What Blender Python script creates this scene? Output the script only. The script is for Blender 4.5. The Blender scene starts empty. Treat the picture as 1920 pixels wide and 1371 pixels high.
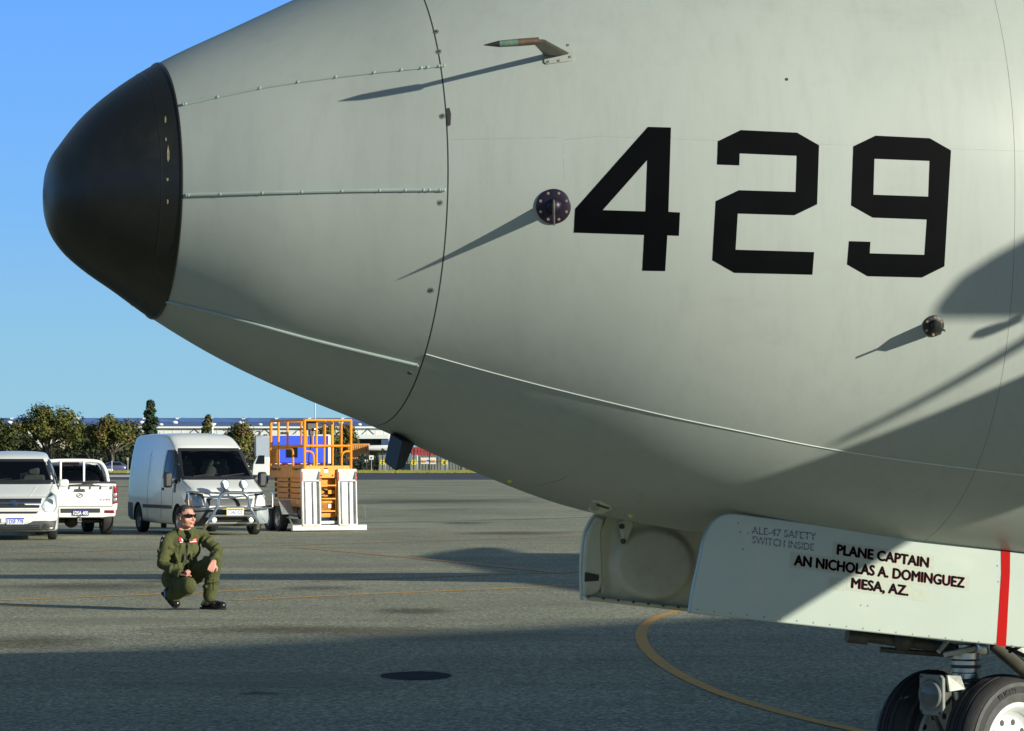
import bpy, bmesh, math, random
from mathutils import Vector, Matrix
from mathutils.bvhtree import BVHTree
R = math.radians
rng = random.Random(7)
SC = bpy.context.scene
COL = SC.collection

# ------------------------------------------------------------------ camera, sky, sun, exposure
F_PX, HOR, CAM_Z = 6000.0, 862.0, 1.735
PITCH = math.atan((HOR - 685.5) / F_PX)
cd = bpy.data.cameras.new('camera'); cam = bpy.data.objects.new('camera', cd); COL.objects.link(cam)
cd.sensor_width = 36.0; cd.lens = F_PX / 1920 * 36.0; cd.clip_start = 0.2; cd.clip_end = 9000
cam.location = (0, 0, CAM_Z); cam.rotation_euler = (R(90) + PITCH, 0, 0)
SC.camera = cam

SUN_EL, SUN_AZ = R(14.5), R(32.0)
TO_SUN = Vector((math.cos(SUN_EL) * math.cos(SUN_AZ), -math.cos(SUN_EL) * math.sin(SUN_AZ), math.sin(SUN_EL)))
L = -TO_SUN
w = bpy.data.worlds.new('World'); SC.world = w; w.use_nodes = True
nt = w.node_tree; bg = nt.nodes['Background']
sky = nt.nodes.new('ShaderNodeTexSky'); sky.sky_type = 'NISHITA'; sky.sun_disc = False
sky.sun_elevation = SUN_EL; sky.sun_rotation = math.atan2(TO_SUN.x, TO_SUN.y)
sky.altitude = 0; sky.air_density = 1.0; sky.dust_density = 0.5; sky.ozone_density = 2.0
bg.inputs[1].default_value = 0.115
# clear winter air: the band near the horizon is pale cyan all the way round, deepening upwards into the sky model's blue
tcw = nt.nodes.new('ShaderNodeTexCoord'); sep = nt.nodes.new('ShaderNodeSeparateXYZ'); nt.links.new(tcw.outputs['Generated'], sep.inputs[0])
rmp = nt.nodes.new('ShaderNodeValToRGB'); el = rmp.color_ramp.elements
for i_, (z_, c_) in enumerate([(0.0, (1.85, 3.3, 4.0)), (0.035, (1.6, 3.15, 4.3)), (0.08, (1.15, 2.75, 5.2)), (0.14, (0.85, 2.35, 5.6)), (0.32, (0.4, 1.0, 2.6))]):
    e_ = el[i_] if i_ < 2 else el.new(z_)
    e_.position = z_; e_.color = (*[k_ / 6 for k_ in c_], 1)
nt.links.new(sep.outputs['Z'], rmp.inputs[0])
sc_ = nt.nodes.new('ShaderNodeMixRGB'); sc_.blend_type = 'MULTIPLY'; sc_.inputs[0].default_value = 1; nt.links.new(rmp.outputs[0], sc_.inputs[1]); sc_.inputs[2].default_value = (6, 6, 6, 1)
fac = nt.nodes.new('ShaderNodeMapRange'); fac.inputs['From Min'].default_value = 0.14; fac.inputs['From Max'].default_value = 0.3; nt.links.new(sep.outputs['Z'], fac.inputs['Value'])
mxw = nt.nodes.new('ShaderNodeMixRGB'); nt.links.new(fac.outputs[0], mxw.inputs[0]); nt.links.new(sc_.outputs[0], mxw.inputs[1]); dk = nt.nodes.new('ShaderNodeMixRGB'); dk.blend_type = 'MULTIPLY'; dk.inputs[0].default_value = 1; nt.links.new(sky.outputs[0], dk.inputs[1]); dk.inputs[2].default_value = (0.7, 0.66, 0.58, 1)   # clean dry air: a deeper zenith
nt.links.new(dk.outputs[0], mxw.inputs[2])
nt.links.new(mxw.outputs[0], bg.inputs[0])
sd = bpy.data.lights.new('sun', 'SUN'); sd.energy = 4.3; sd.angle = R(0.53); sd.color = (1.0, 0.96, 0.82)
so = bpy.data.objects.new('sun', sd); COL.objects.link(so)
so.rotation_euler = TO_SUN.to_track_quat('Z', 'Y').to_euler(); so.location = (40, -5, 30)
vs = SC.view_settings; vs.view_transform = 'Standard'; vs.look = 'None'; vs.gamma = 1.0; vs.use_curve_mapping = False
vs.exposure = 0.65

# ------------------------------------------------------------------ picking helpers
CF = Vector((0, math.cos(PITCH), math.sin(PITCH))); CU = Vector((0, -math.sin(PITCH), math.cos(PITCH))); CR = Vector((1, 0, 0))
CO = Vector((0, 0, CAM_Z))
def ray(u, v): return (CF * F_PX + CR * (u - 960) + CU * (685.5 - v)).normalized()
def at(u, v, Y):
    d = ray(u, v); return CO + d * (Y / d.y)
def gnd(u, v, z=0.0):
    d = ray(u, v); return CO + d * ((z - CAM_Z) / d.z)

# ------------------------------------------------------------------ materials
def newmat(name):
    m = bpy.data.materials.new(name); m.use_nodes = True
    return m, m.node_tree, m.node_tree.nodes['Principled BSDF']
def N(t, typ, **kw):
    n = t.nodes.new(typ)
    for k, v in kw.items(): setattr(n, k, v)
    return n
def mat(name, col, rough=0.5, metal=0.0, var=0.0, scale=6.0, bump=0.0, bscale=None, spec=0.5, coat=0.0, stretch=(1, 1, 1), dirt=None, dirt_amt=0.0, dirt_scale=2.0):
    m, t, b = newmat(name)
    b.inputs['Roughness'].default_value = rough; b.inputs['Metallic'].default_value = metal
    b.inputs['Specular IOR Level'].default_value = spec; b.inputs['Coat Weight'].default_value = coat
    b.inputs['Coat Roughness'].default_value = 0.05
    tc = N(t, 'ShaderNodeTexCoord'); mp = N(t, 'ShaderNodeMapping'); mp.inputs['Scale'].default_value = stretch
    t.links.new(tc.outputs['Object'], mp.inputs[0])
    nz = N(t, 'ShaderNodeTexNoise'); nz.inputs['Scale'].default_value = scale; nz.inputs['Detail'].default_value = 5
    t.links.new(mp.outputs[0], nz.inputs['Vector'])
    c = Vector(col[:3])
    rp = N(t, 'ShaderNodeValToRGB'); e = rp.color_ramp.elements
    e[0].position = 0.3; e[1].position = 0.7
    e[0].color = (*(c * (1 - var)), 1); e[1].color = (*[min(1, x * (1 + var)) for x in c], 1)
    t.links.new(nz.outputs[0], rp.inputs[0]); last = rp.outputs[0]
    if dirt:
        n2 = N(t, 'ShaderNodeTexNoise'); n2.inputs['Scale'].default_value = dirt_scale; n2.inputs['Detail'].default_value = 8; n2.inputs['Roughness'].default_value = 0.7
        t.links.new(mp.outputs[0], n2.inputs['Vector'])
        r2 = N(t, 'ShaderNodeValToRGB'); r2.color_ramp.elements[0].position = 0.5; r2.color_ramp.elements[1].position = 0.75
        r2.color_ramp.elements[0].color = (0, 0, 0, 1); r2.color_ramp.elements[1].color = (dirt_amt, dirt_amt, dirt_amt, 1)
        t.links.new(n2.outputs[0], r2.inputs[0])
        mx = N(t, 'ShaderNodeMixRGB'); t.links.new(r2.outputs[0], mx.inputs[0]); t.links.new(last, mx.inputs[1]); mx.inputs[2].default_value = (*dirt, 1)
        last = mx.outputs[0]
    t.links.new(last, b.inputs['Base Color'])
    if bump:
        nb = N(t, 'ShaderNodeTexNoise'); nb.inputs['Scale'].default_value = bscale or scale * 4; nb.inputs['Detail'].default_value = 4
        t.links.new(mp.outputs[0], nb.inputs['Vector'])
        bp = N(t, 'ShaderNodeBump'); bp.inputs['Strength'].default_value = bump; bp.inputs['Distance'].default_value = 0.02
        t.links.new(nb.outputs[0], bp.inputs['Height']); t.links.new(bp.outputs[0], b.inputs['Normal'])
    return m
def glass(name, tint, rough=0.03, dark=0.0):
    m = bpy.data.materials.new(name); m.use_nodes = True; t = m.node_tree; t.nodes.clear()
    o = N(t, 'ShaderNodeOutputMaterial'); tr = N(t, 'ShaderNodeBsdfTransparent'); tr.inputs[0].default_value = (*tint, 1)
    gl = N(t, 'ShaderNodeBsdfGlossy'); gl.inputs['Roughness'].default_value = rough
    fr = N(t, 'ShaderNodeFresnel'); fr.inputs['IOR'].default_value = 1.5
    mx = N(t, 'ShaderNodeMixShader'); t.links.new(fr.outputs[0], mx.inputs[0]); t.links.new(tr.outputs[0], mx.inputs[1]); t.links.new(gl.outputs[0], mx.inputs[2])
    t.links.new(mx.outputs[0], o.inputs[0]); return m

def paint_aircraft():
    m, t, b = newmat('aircraft_grey_paint')
    b.inputs['Roughness'].default_value = 0.4; b.inputs['Specular IOR Level'].default_value = 0.4
    tc = N(t, 'ShaderNodeTexCoord')
    def noise(sc, stretch, det=6, rough=0.6):
        mp = N(t, 'ShaderNodeMapping'); mp.inputs['Scale'].default_value = stretch
        mp.inputs['Rotation'].default_value = (0, 0, R(-18))
        t.links.new(tc.outputs['Object'], mp.inputs[0])
        n = N(t, 'ShaderNodeTexNoise'); n.inputs['Scale'].default_value = sc; n.inputs['Detail'].default_value = det; n.inputs['Roughness'].default_value = rough
        t.links.new(mp.outputs[0], n.inputs['Vector']); return n.outputs[0]
    def ramp(src, p0, p1, c0, c1):
        r = N(t, 'ShaderNodeValToRGB'); e = r.color_ramp.elements; e[0].position = p0; e[1].position = p1
        e[0].color = (*c0, 1); e[1].color = (*c1, 1); t.links.new(src, r.inputs[0]); return r.outputs[0]
    base = ramp(noise(1.1, (1, 1, 1)), 0.3, 0.7, (0.308, 0.334, 0.302), (0.336, 0.364, 0.332))
    # vertical wash streaks and blotches of grime
    st = ramp(noise(9, (1.6, 1.6, 0.16), 8, 0.75), 0.48, 0.78, (0, 0, 0), (0.36, 0.36, 0.36))
    m1 = N(t, 'ShaderNodeMixRGB'); t.links.new(st, m1.inputs[0]); t.links.new(base, m1.inputs[1]); m1.inputs[2].default_value = (0.235, 0.252, 0.222, 1)
    bl = ramp(noise(2.3, (0.5, 0.5, 1.6), 9, 0.7), 0.56, 0.8, (0, 0, 0), (0.4, 0.4, 0.4))
    m2 = N(t, 'ShaderNodeMixRGB'); t.links.new(bl, m2.inputs[0]); t.links.new(m1.outputs[0], m2.inputs[1]); m2.inputs[2].default_value = (0.235, 0.248, 0.215, 1)
    sp = ramp(noise(38, (1, 1, 1.6), 3, 0.6), 0.72, 0.78, (0, 0, 0), (0.35, 0.35, 0.35))
    m3 = N(t, 'ShaderNodeMixRGB'); t.links.new(sp, m3.inputs[0]); t.links.new(m2.outputs[0], m3.inputs[1]); m3.inputs[2].default_value = (0.15, 0.175, 0.15, 1)
    t.links.new(m3.outputs[0], b.inputs['Base Color'])
    rr = ramp(noise(3.0, (1, 1, 0.4)), 0.3, 0.7, (0.36,) * 3, (0.46,) * 3); t.links.new(rr, b.inputs['Roughness'])
    bp = N(t, 'ShaderNodeBump'); bp.inputs['Strength'].default_value = 0.1; bp.inputs['Distance'].default_value = 0.02
    t.links.new(noise(2.2, (1, 1, 0.7), 3), bp.inputs['Height']); t.links.new(bp.outputs[0], b.inputs['Normal'])
    return m

def apron_mat():
    m, t, b = newmat('apron_asphalt'); b.inputs['Roughness'].default_value = 0.9; b.inputs['Specular IOR Level'].default_value = 0.25
    tc = N(t, 'ShaderNodeTexCoord')
    def noise(sc, stretch, det=4, rough=0.6):
        mp = N(t, 'ShaderNodeMapping'); mp.inputs['Scale'].default_value = stretch
        t.links.new(tc.outputs['Object'], mp.inputs[0]); n = N(t, 'ShaderNodeTexNoise'); n.inputs['Scale'].default_value = sc
        n.inputs['Detail'].default_value = det; n.inputs['Roughness'].default_value = rough; t.links.new(mp.outputs[0], n.inputs['Vector']); return n.outputs[0]
    def ramp(src, p0, p1, c0, c1):
        r = N(t, 'ShaderNodeValToRGB'); e = r.color_ramp.elements; e[0].position = p0; e[1].position = p1
        e[0].color = (*c0, 1); e[1].color = (*c1, 1); t.links.new(src, r.inputs[0]); return r.outputs[0]
    def mix(f, a, bcol, mode='MIX'):
        x = N(t, 'ShaderNodeMixRGB'); x.blend_type = mode
        if isinstance(f, float): x.inputs[0].default_value = f
        else: t.links.new(f, x.inputs[0])
        t.links.new(a, x.inputs[1])
        if isinstance(bcol, tuple): x.inputs[2].default_value = (*bcol, 1)
        else: t.links.new(bcol, x.inputs[2])
        return x.outputs[0]
    big = ramp(noise(0.16, (1, 0.5, 1), 7, .68), 0.34, 0.66, (0.22, 0.218, 0.155), (0.322, 0.318, 0.232))
    stx = ramp(noise(0.5, (0.05, 1.0, 1), 7, 0.7), 0.48, 0.7, (0, 0, 0), (0.65, 0.65, 0.65))
    c = mix(stx, big, (0.15, 0.15, 0.117))
    scuff = ramp(noise(0.8, (0.35, 0.35, 1), 8, 0.72), 0.54, 0.72, (0, 0, 0), (0.7, 0.7, 0.7))
    c = mix(scuff, c, (0.158, 0.15, 0.1))
    blot = ramp(noise(0.35, (0.6, 1, 1), 6), 0.62, 0.8, (0, 0, 0), (0.35, 0.35, 0.35))
    c = mix(blot, c, (0.29, 0.285, 0.225))
    # aggregate: dark binder and pale stones
    vo = N(t, 'ShaderNodeTexVoronoi'); vo.inputs['Scale'].default_value = 42; t.links.new(tc.outputs['Object'], vo.inputs['Vector'])
    agg = ramp(vo.outputs['Color'], 0.15, 0.9, (0.4, 0.4, 0.4), (1.65, 1.65, 1.6))
    c = mix(1.0, c, agg, 'MULTIPLY')
    fine = ramp(noise(15, (1, 1, 1), 4, .7), 0.35, 0.65, (0.68, 0.68, 0.68), (1.32, 1.32, 1.3))
    c = mix(1.0, c, fine, 'MULTIPLY')
    t.links.new(c, b.inputs['Base Color'])
    bp = N(t, 'ShaderNodeBump'); bp.inputs['Strength'].default_value = 0.5; bp.inputs['Distance'].default_value = 0.008
    t.links.new(vo.outputs['Distance'], bp.inputs['Height']); t.links.new(bp.outputs[0], b.inputs['Normal'])
    return m

def line_paint(name, col, wear=0.5):
    m, t, b = newmat(name); b.inputs['Roughness'].default_value = 0.8
    tc = N(t, 'ShaderNodeTexCoord')
    nz = N(t, 'ShaderNodeTexNoise'); nz.inputs['Scale'].default_value = 9; nz.inputs['Detail'].default_value = 8; nz.inputs['Roughness'].default_value = 0.75
    t.links.new(tc.outputs['Object'], nz.inputs['Vector'])
    rp = N(t, 'ShaderNodeValToRGB'); e = rp.color_ramp.elements; e[0].position = wear - 0.08; e[1].position = wear + 0.12
    e[0].color = (*col, 1); e[1].color = (0.2, 0.2, 0.14, 1); t.links.new(nz.outputs[0], rp.inputs[0]); t.links.new(rp.outputs[0], b.inputs['Base Color'])
    return m

def leaf_mat(name, cols):
    m, t, b = newmat(name); b.inputs['Roughness'].default_value = 0.6; b.inputs['Specular IOR Level'].default_value = 0.25
    a = N(t, 'ShaderNodeAttribute'); a.attribute_name = 'tint'
    rp = N(t, 'ShaderNodeValToRGB'); rp.color_ramp.elements[0].color = (*cols[0], 1); rp.color_ramp.elements[1].color = (*cols[-1], 1)
    for i, c in enumerate(cols[1:-1]):
        e = rp.color_ramp.elements.new((i + 1) / (len(cols) - 1)); e.color = (*c, 1)
    t.links.new(a.outputs['Fac'], rp.inputs[0]); t.links.new(rp.outputs[0], b.inputs['Base Color'])
    return m

M = {}
M['skin'] = paint_aircraft()
M['apron'] = apron_mat()
M['black_boot'] = mat('radome_black', (0.011, 0.011, 0.0095), 0.38, spec=0.4, var=0.25, scale=3, dirt=(0.03, 0.028, 0.024), dirt_amt=0.6, dirt_scale=4, bump=0.05, bscale=6)
M['stencil'] = mat('marking_black', (0.0018, 0.002, 0.0026), 0.6, var=0.3, spec=0.04)
M['seam'] = mat('seam_dark', (0.03, 0.03, 0.026), 0.8, var=0.3, scale=10)
M['seam_light'] = mat('seam_grey', (0.15, 0.16, 0.13), 0.7, var=0.3, scale=10)
M['strip'] = mat('diverter_strip', (0.3, 0.36, 0.33), 0.4, var=0.08)
M['white_gear'] = mat('door_white', (0.35, 0.4, 0.35), 0.32, var=0.03, scale=3, dirt=(0.5, 0.5, 0.42), dirt_amt=0.35, dirt_scale=2.5)
M['gear_inner'] = mat('door_inner_paint', (0.56, 0.555, 0.43), 0.45, var=0.06, scale=4, dirt=(0.28, 0.27, 0.2), dirt_amt=0.6, dirt_scale=3)
M['bay'] = mat('wheel_bay_dark', (0.05, 0.05, 0.042), 0.7, var=0.3)
M['red'] = mat('stripe_red', (0.36, 0.002, 0.002), 0.5, var=0.05, spec=0.06)
M['maroon'] = mat('lettering_red_edge', (0.36, 0.02, 0.035), 0.5)
M['ghost'] = mat('old_decal_residue', (0.32, 0.355, 0.285), 0.5, var=0.05, scale=60)
M['stencil_grey'] = mat('stencil_grey', (0.11, 0.13, 0.15), 0.6, var=0.25, scale=60)
M['rubber'] = mat('rubber', (0.018, 0.018, 0.019), 0.75, var=0.3, scale=12, bump=0.1)
M['sidewall'] = mat('sidewall_rubber', (0.06, 0.062, 0.06), 0.7, var=0.25, scale=20)
M['white_rim'] = mat('rim_white', (0.66, 0.68, 0.66), 0.35, var=0.05, dirt=(0.35, 0.33, 0.28), dirt_amt=0.5, dirt_scale=8)
M['steel'] = mat('steel', (0.55, 0.55, 0.52), 0.28, 1.0, var=0.12, scale=15)
M['chrome'] = mat('chrome', (0.8, 0.8, 0.8), 0.07, 1.0)
M['gear_paint'] = mat('gear_paint', (0.5, 0.52, 0.46), 0.45, var=0.12, scale=12, dirt=(0.12, 0.11, 0.08), dirt_amt=0.7, dirt_scale=14)
M['gear_dark'] = mat('gear_dark', (0.07, 0.068, 0.055), 0.5, var=0.4, scale=14)
M['lamp_grey'] = mat('lamp_bezel', (0.2, 0.21, 0.19), 0.5, var=0.12, scale=20)
M['purple'] = mat('anodised_purple', (0.016, 0.009, 0.024), 0.4, 0.3, var=0.2, scale=30)
M['black'] = mat('black_plastic', (0.02, 0.02, 0.022), 0.45, var=0.15)
M['brass'] = mat('brass_screw', (0.45, 0.36, 0.2), 0.4, 0.8)
M['antenna'] = mat('antenna_bare', (0.075, 0.068, 0.045), 0.5, var=0.35, scale=30)
M['antenna_green'] = mat('antenna_green', (0.075, 0.13, 0.095), 0.5, var=0.25, scale=40)
M['antenna_red'] = mat('antenna_primer', (0.09, 0.055, 0.035), 0.5, var=0.3, scale=40)
M['car_white'] = mat('car_white', (0.7, 0.71, 0.68), 0.3, var=0.015, scale=2, coat=0.6, dirt=(0.55, 0.53, 0.45), dirt_amt=0.3)
M['car_silver'] = mat('car_pale', (0.7, 0.73, 0.73), 0.3, var=0.02, coat=0.6)
M['grey_bumper'] = mat('bumper_grey', (0.055, 0.06, 0.062), 0.55, var=0.1)
M['mid_grey'] = mat('bumper_mid_grey', (0.28, 0.31, 0.32), 0.5, var=0.08)
M['cabin'] = mat('cabin_dark', (0.035, 0.036, 0.037), 0.8, var=0.2)
M['seat'] = mat('seat_fabric', (0.17, 0.17, 0.165), 0.9, var=0.15, scale=30)
M['tint'] = glass('window_glass', (0.45, 0.5, 0.49))
M['tint_dark'] = glass('dark_window_glass', (0.25, 0.3, 0.32))
M['lamp_glass'] = glass('lamp_glass', (0.94, 0.96, 0.97), 0.02)
M['tail_red'] = mat('tail_lamp_red', (0.2, 0.006, 0.008), 0.15, coat=1.0)
M['tail_clear'] = mat('tail_lamp_clear', (0.55, 0.55, 0.55), 0.12, 0.6, coat=1.0)
M['reflector'] = mat('lamp_reflector', (0.6, 0.64, 0.66), 0.3, 0.25, var=0.35, scale=30, bump=0.3, bscale=60)
M['amber'] = mat('indicator_amber', (0.5, 0.2, 0.05), 0.2, coat=1.0)
M['plate_white'] = mat('plate_white', (0.75, 0.77, 0.8), 0.4)
M['plate_blue'] = mat('plate_blue', (0.03, 0.05, 0.42), 0.4)
M['plate_yellow'] = mat('plate_yellow', (0.75, 0.6, 0.08), 0.4)
M['plate_dark'] = mat('plate_navy', (0.02, 0.025, 0.12), 0.4)
M['hub'] = mat('wheel_hub', (0.32, 0.32, 0.31), 0.4, 0.6, var=0.15, scale=20)
M['yellow'] = mat('lift_orange', (0.76, 0.275, 0.006), 0.42, var=0.08, scale=5, dirt=(0.38, 0.15, 0.015), dirt_amt=0.5, dirt_scale=6)
M['yellow_dk'] = mat('lift_orange_worn', (0.64, 0.24, 0.008), 0.55, var=0.2, scale=7, dirt=(0.09, 0.05, 0.02), dirt_amt=0.7, dirt_scale=6)
M['ramp_white'] = mat('ramp_white', (0.62, 0.63, 0.6), 0.45, var=0.03, dirt=(0.34, 0.15, 0.07), dirt_amt=0.55, dirt_scale=3.5)
M['galv'] = mat('galvanised', (0.42, 0.43, 0.42), 0.45, 0.7, var=0.15, scale=12)
M['truck_blue'] = mat('truck_blue', (0.06, 0.12, 0.9), 0.35, var=0.06, scale=3)
M['truck_shade_grey'] = mat('truck_shade_grey', (0.4, 0.45, 0.5), 0.4, var=0.05)  # bluish grey of the shaded box front, shade put into the colour
M['white_panel'] = mat('white_cladding', (0.66, 0.68, 0.64), 0.6, var=0.05, stretch=(1, 1, 1), scale=1.0)
M['roof_blue'] = mat('roof_blue', (0.085, 0.15, 0.33), 0.5, var=0.12, scale=0.4)
M['roof_blue_lt'] = mat('roof_blue_clerestory', (0.07, 0.13, 0.3), 0.5, var=0.1, scale=0.4)
M['vent_white'] = mat('vent_white', (0.75, 0.75, 0.7), 0.5)
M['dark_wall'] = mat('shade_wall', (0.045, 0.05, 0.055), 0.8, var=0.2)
M['navy'] = mat('navy_cladding', (0.04, 0.07, 0.16), 0.6, var=0.1)
M['container_or'] = mat('container_orange', (0.62, 0.27, 0.07), 0.6, var=0.12, scale=1.2)
M['container_red'] = mat('container_red', (0.38, 0.055, 0.06), 0.6, var=0.12, scale=1.2)
M['container_wh'] = mat('container_white', (0.68, 0.69, 0.68), 0.55, var=0.08)
M['shed_grey'] = mat('shed_grey', (0.16, 0.18, 0.16), 0.7, var=0.12, scale=0.8)
M['sign_yellow'] = mat('sign_yellow', (0.8, 0.66, 0.03), 0.5)
M['sign_white'] = mat('sign_white', (0.74, 0.74, 0.72), 0.5)
M['sign_orange'] = mat('sign_orange', (0.7, 0.3, 0.03), 0.5)
M['sign_blue'] = mat('sign_blue', (0.03, 0.06, 0.35), 0.5)
M['post'] = mat('fence_post', (0.022, 0.026, 0.025), 0.6)
M['post_grey'] = mat('post_galvanised', (0.45, 0.46, 0.44), 0.5, 0.4)
M['grass'] = mat('verge_grass', (0.16, 0.15, 0.055), 0.95, var=0.35, scale=0.6, dirt=(0.3, 0.24, 0.11), dirt_amt=0.8, dirt_scale=0.35)
M['land'] = mat('far_ground', (0.12, 0.115, 0.07), 0.95, var=0.3, scale=0.05)
M['far_shade'] = mat('far_shade_strip', (0.028, 0.032, 0.05), 0.85, var=0.2, scale=0.3, stretch=(0.1, 1, 1))  # dark navy that paints a band of shade across the far apron
M['kerb'] = mat('kerb_concrete', (0.42, 0.42, 0.36), 0.85, var=0.1)
M['line_y'] = line_paint('line_yellow_worn', (0.62, 0.3, 0.02), 0.56)
M['line_f'] = line_paint('line_faint_orange', (0.45, 0.22, 0.05), 0.5)
M['line_w'] = line_paint('line_white_faint', (0.33, 0.33, 0.3), 0.45)
M['oil'] = mat('oil_stain_dark', (0.016, 0.017, 0.018), 0.9, spec=0.1, var=0.35, scale=9)
M['seal'] = mat('crack_seal', (0.05, 0.05, 0.048), 0.7, var=0.3, scale=3)
M['bark'] = mat('bark', (0.12, 0.1, 0.075), 0.9, var=0.35, scale=3)
M['leaf'] = leaf_mat('leaf_olive', [(0.018, 0.026, 0.007), (0.05, 0.062, 0.013), (0.085, 0.095, 0.018), (0.14, 0.13, 0.028), (0.15, 0.07, 0.035)])
M['leaf_dk'] = leaf_mat('leaf_dark', [(0.012, 0.02, 0.007), (0.024, 0.034, 0.01), (0.04, 0.052, 0.014), (0.065, 0.072, 0.02)])
M['leaf_con'] = leaf_mat('leaf_conifer', [(0.01, 0.02, 0.009), (0.018, 0.034, 0.014), (0.03, 0.05, 0.02), (0.05, 0.066, 0.024)])
M['suit'] = mat('flight_suit_cloth', (0.072, 0.078, 0.03), 0.9, var=0.22, scale=9, bump=0.9, bscale=13, spec=0.2)
M['skin_h'] = mat('skin_tone', (0.5, 0.24, 0.17), 0.5, var=0.1, scale=30)
M['hair'] = mat('cropped_hair', (0.035, 0.025, 0.02), 0.85, var=0.3, scale=60)
M['lips'] = mat('lips', (0.42, 0.17, 0.13), 0.5)
M['boot'] = mat('boot_leather', (0.014, 0.014, 0.015), 0.22, var=0.2, scale=20)
M['shirt'] = mat('undershirt_black', (0.012, 0.014, 0.014), 0.9)
M['shade'] = mat('sunglass_black', (0.006, 0.006, 0.007), 0.08)
M['patch_red'] = mat('patch_red', (0.5, 0.02, 0.03), 0.8, var=0.2, scale=80)
M['patch_black'] = mat('patch_black', (0.02, 0.015, 0.02), 0.8)
M['patch_gold'] = mat('patch_gold', (0.7, 0.38, 0.05), 0.8)
M['patch_white'] = mat('patch_white', (0.6, 0.6, 0.62), 0.8)

# ------------------------------------------------------------------ mesh helpers
class MB:
    def __init__(s): s.v = []; s.f = []; s.mi = []; s.cur = 0
    def add(s, vs_, fs):
        o = len(s.v); s.v += [Vector(p) for p in vs_]
        for f in fs: s.f.append([i + o for i in f]); s.mi.append(s.cur)
        return s
    def box(s, c, d, rot=None):
        c = Vector(c); x, y, z = d[0] / 2, d[1] / 2, d[2] / 2
        ps = [Vector(p) for p in ((-x, -y, -z), (x, -y, -z), (x, y, -z), (-x, y, -z), (-x, -y, z), (x, -y, z), (x, y, z), (-x, y, z))]
        if rot: ps = [rot @ p for p in ps]
        return s.add([c + p for p in ps], [(0, 3, 2, 1), (4, 5, 6, 7), (0, 1, 5, 4), (1, 2, 6, 5), (2, 3, 7, 6), (3, 0, 4, 7)])
    def hexa(s, a, b):                      # two quads -> closed solid
        return s.add(list(a) + list(b), [(3, 2, 1, 0), (4, 5, 6, 7), (0, 1, 5, 4), (1, 2, 6, 5), (2, 3, 7, 6), (3, 0, 4, 7)])
    def prism(s, poly, vec):
        n = len(poly); vec = Vector(vec); a = [Vector(p) for p in poly]
        return s.add(a + [p + vec for p in a], [list(range(n))[::-1], list(range(n, 2 * n))] + [(i, (i + 1) % n, n + (i + 1) % n, n + i) for i in range(n)])
    def tube(s, pts, r, n=8, closed=False, flat=1.0):
        pts = [Vector(p) for p in pts]; k = len(pts); rs = r if isinstance(r, (list, tuple)) else [r] * k
        vv = []; prev = None
        for i, p in enumerate(pts):
            if closed: d = pts[(i + 1) % k] - pts[i - 1]
            else: d = pts[min(i + 1, k - 1)] - pts[max(i - 1, 0)]
            d.normalize()
            if prev is None:
                a = d.cross(Vector((0, 0, 1)))
                if a.length < 1e-3: a = d.cross(Vector((0, 1, 0)))
            else: a = prev - d * prev.dot(d)
            a.normalize(); prev = a; b = d.cross(a)
            vv += [p + (a * math.cos(6.28318 * j / n) + b * flat * math.sin(6.28318 * j / n)) * rs[i] for j in range(n)]
        fs = []
        for i in range(k if closed else k - 1):
            i2 = (i + 1) % k
            fs += [(i * n + j, i * n + (j + 1) % n, i2 * n + (j + 1) % n, i2 * n + j) for j in range(n)]
        if not closed: fs += [list(range(n))[::-1], list(range((k - 1) * n, k * n))]
        return s.add(vv, fs)
    def lathe(s, prof, o, ax, n=32, closed=False):
        o = Vector(o); ax = Vector(ax).normalized(); a = ax.cross(Vector((0, 0, 1)))
        if a.length < 1e-3: a = Vector((1, 0, 0))
        a.normalize(); b = ax.cross(a); vv = []
        for (r, h) in prof: vv += [o + ax * h + (a * math.cos(6.28318 * j / n) + b * math.sin(6.28318 * j / n)) * max(r, 1e-4) for j in range(n)]
        k = len(prof); fs = []
        for i in range(k if closed else k - 1):
            i2 = (i + 1) % k
            fs += [(i * n + j, i2 * n + j, i2 * n + (j + 1) % n, i * n + (j + 1) % n) for j in range(n)]
        if not closed: fs += [list(range(n)), list(range((k - 1) * n, k * n))[::-1]]
        return s.add(vv, fs)
    def ball(s, c, r, n=12, m=8, sc=(1, 1, 1), rot=None):
        c = Vector(c); vv = []; fs = []
        for i in range(m + 1):
            t = math.pi * i / m
            for j in range(n):
                p = Vector((math.sin(t) * math.cos(6.28318 * j / n) * sc[0], math.sin(t) * math.sin(6.28318 * j / n) * sc[1], math.cos(t) * sc[2])) * r
                vv.append(c + (rot @ p if rot else p))
        for i in range(m): fs += [(i * n + j, (i + 1) * n + j, (i + 1) * n + (j + 1) % n, i * n + (j + 1) % n) for j in range(n)]
        return s.add(vv, fs)
    def capsule(s, p, q, r1, r2=None, n=12):
        r2 = r1 if r2 is None else r2; p = Vector(p); q = Vector(q)
        s.tube([p, q], [r1, r2], n); s.ball(p, r1, n, 8); s.ball(q, r2, n, 8); return s

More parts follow.
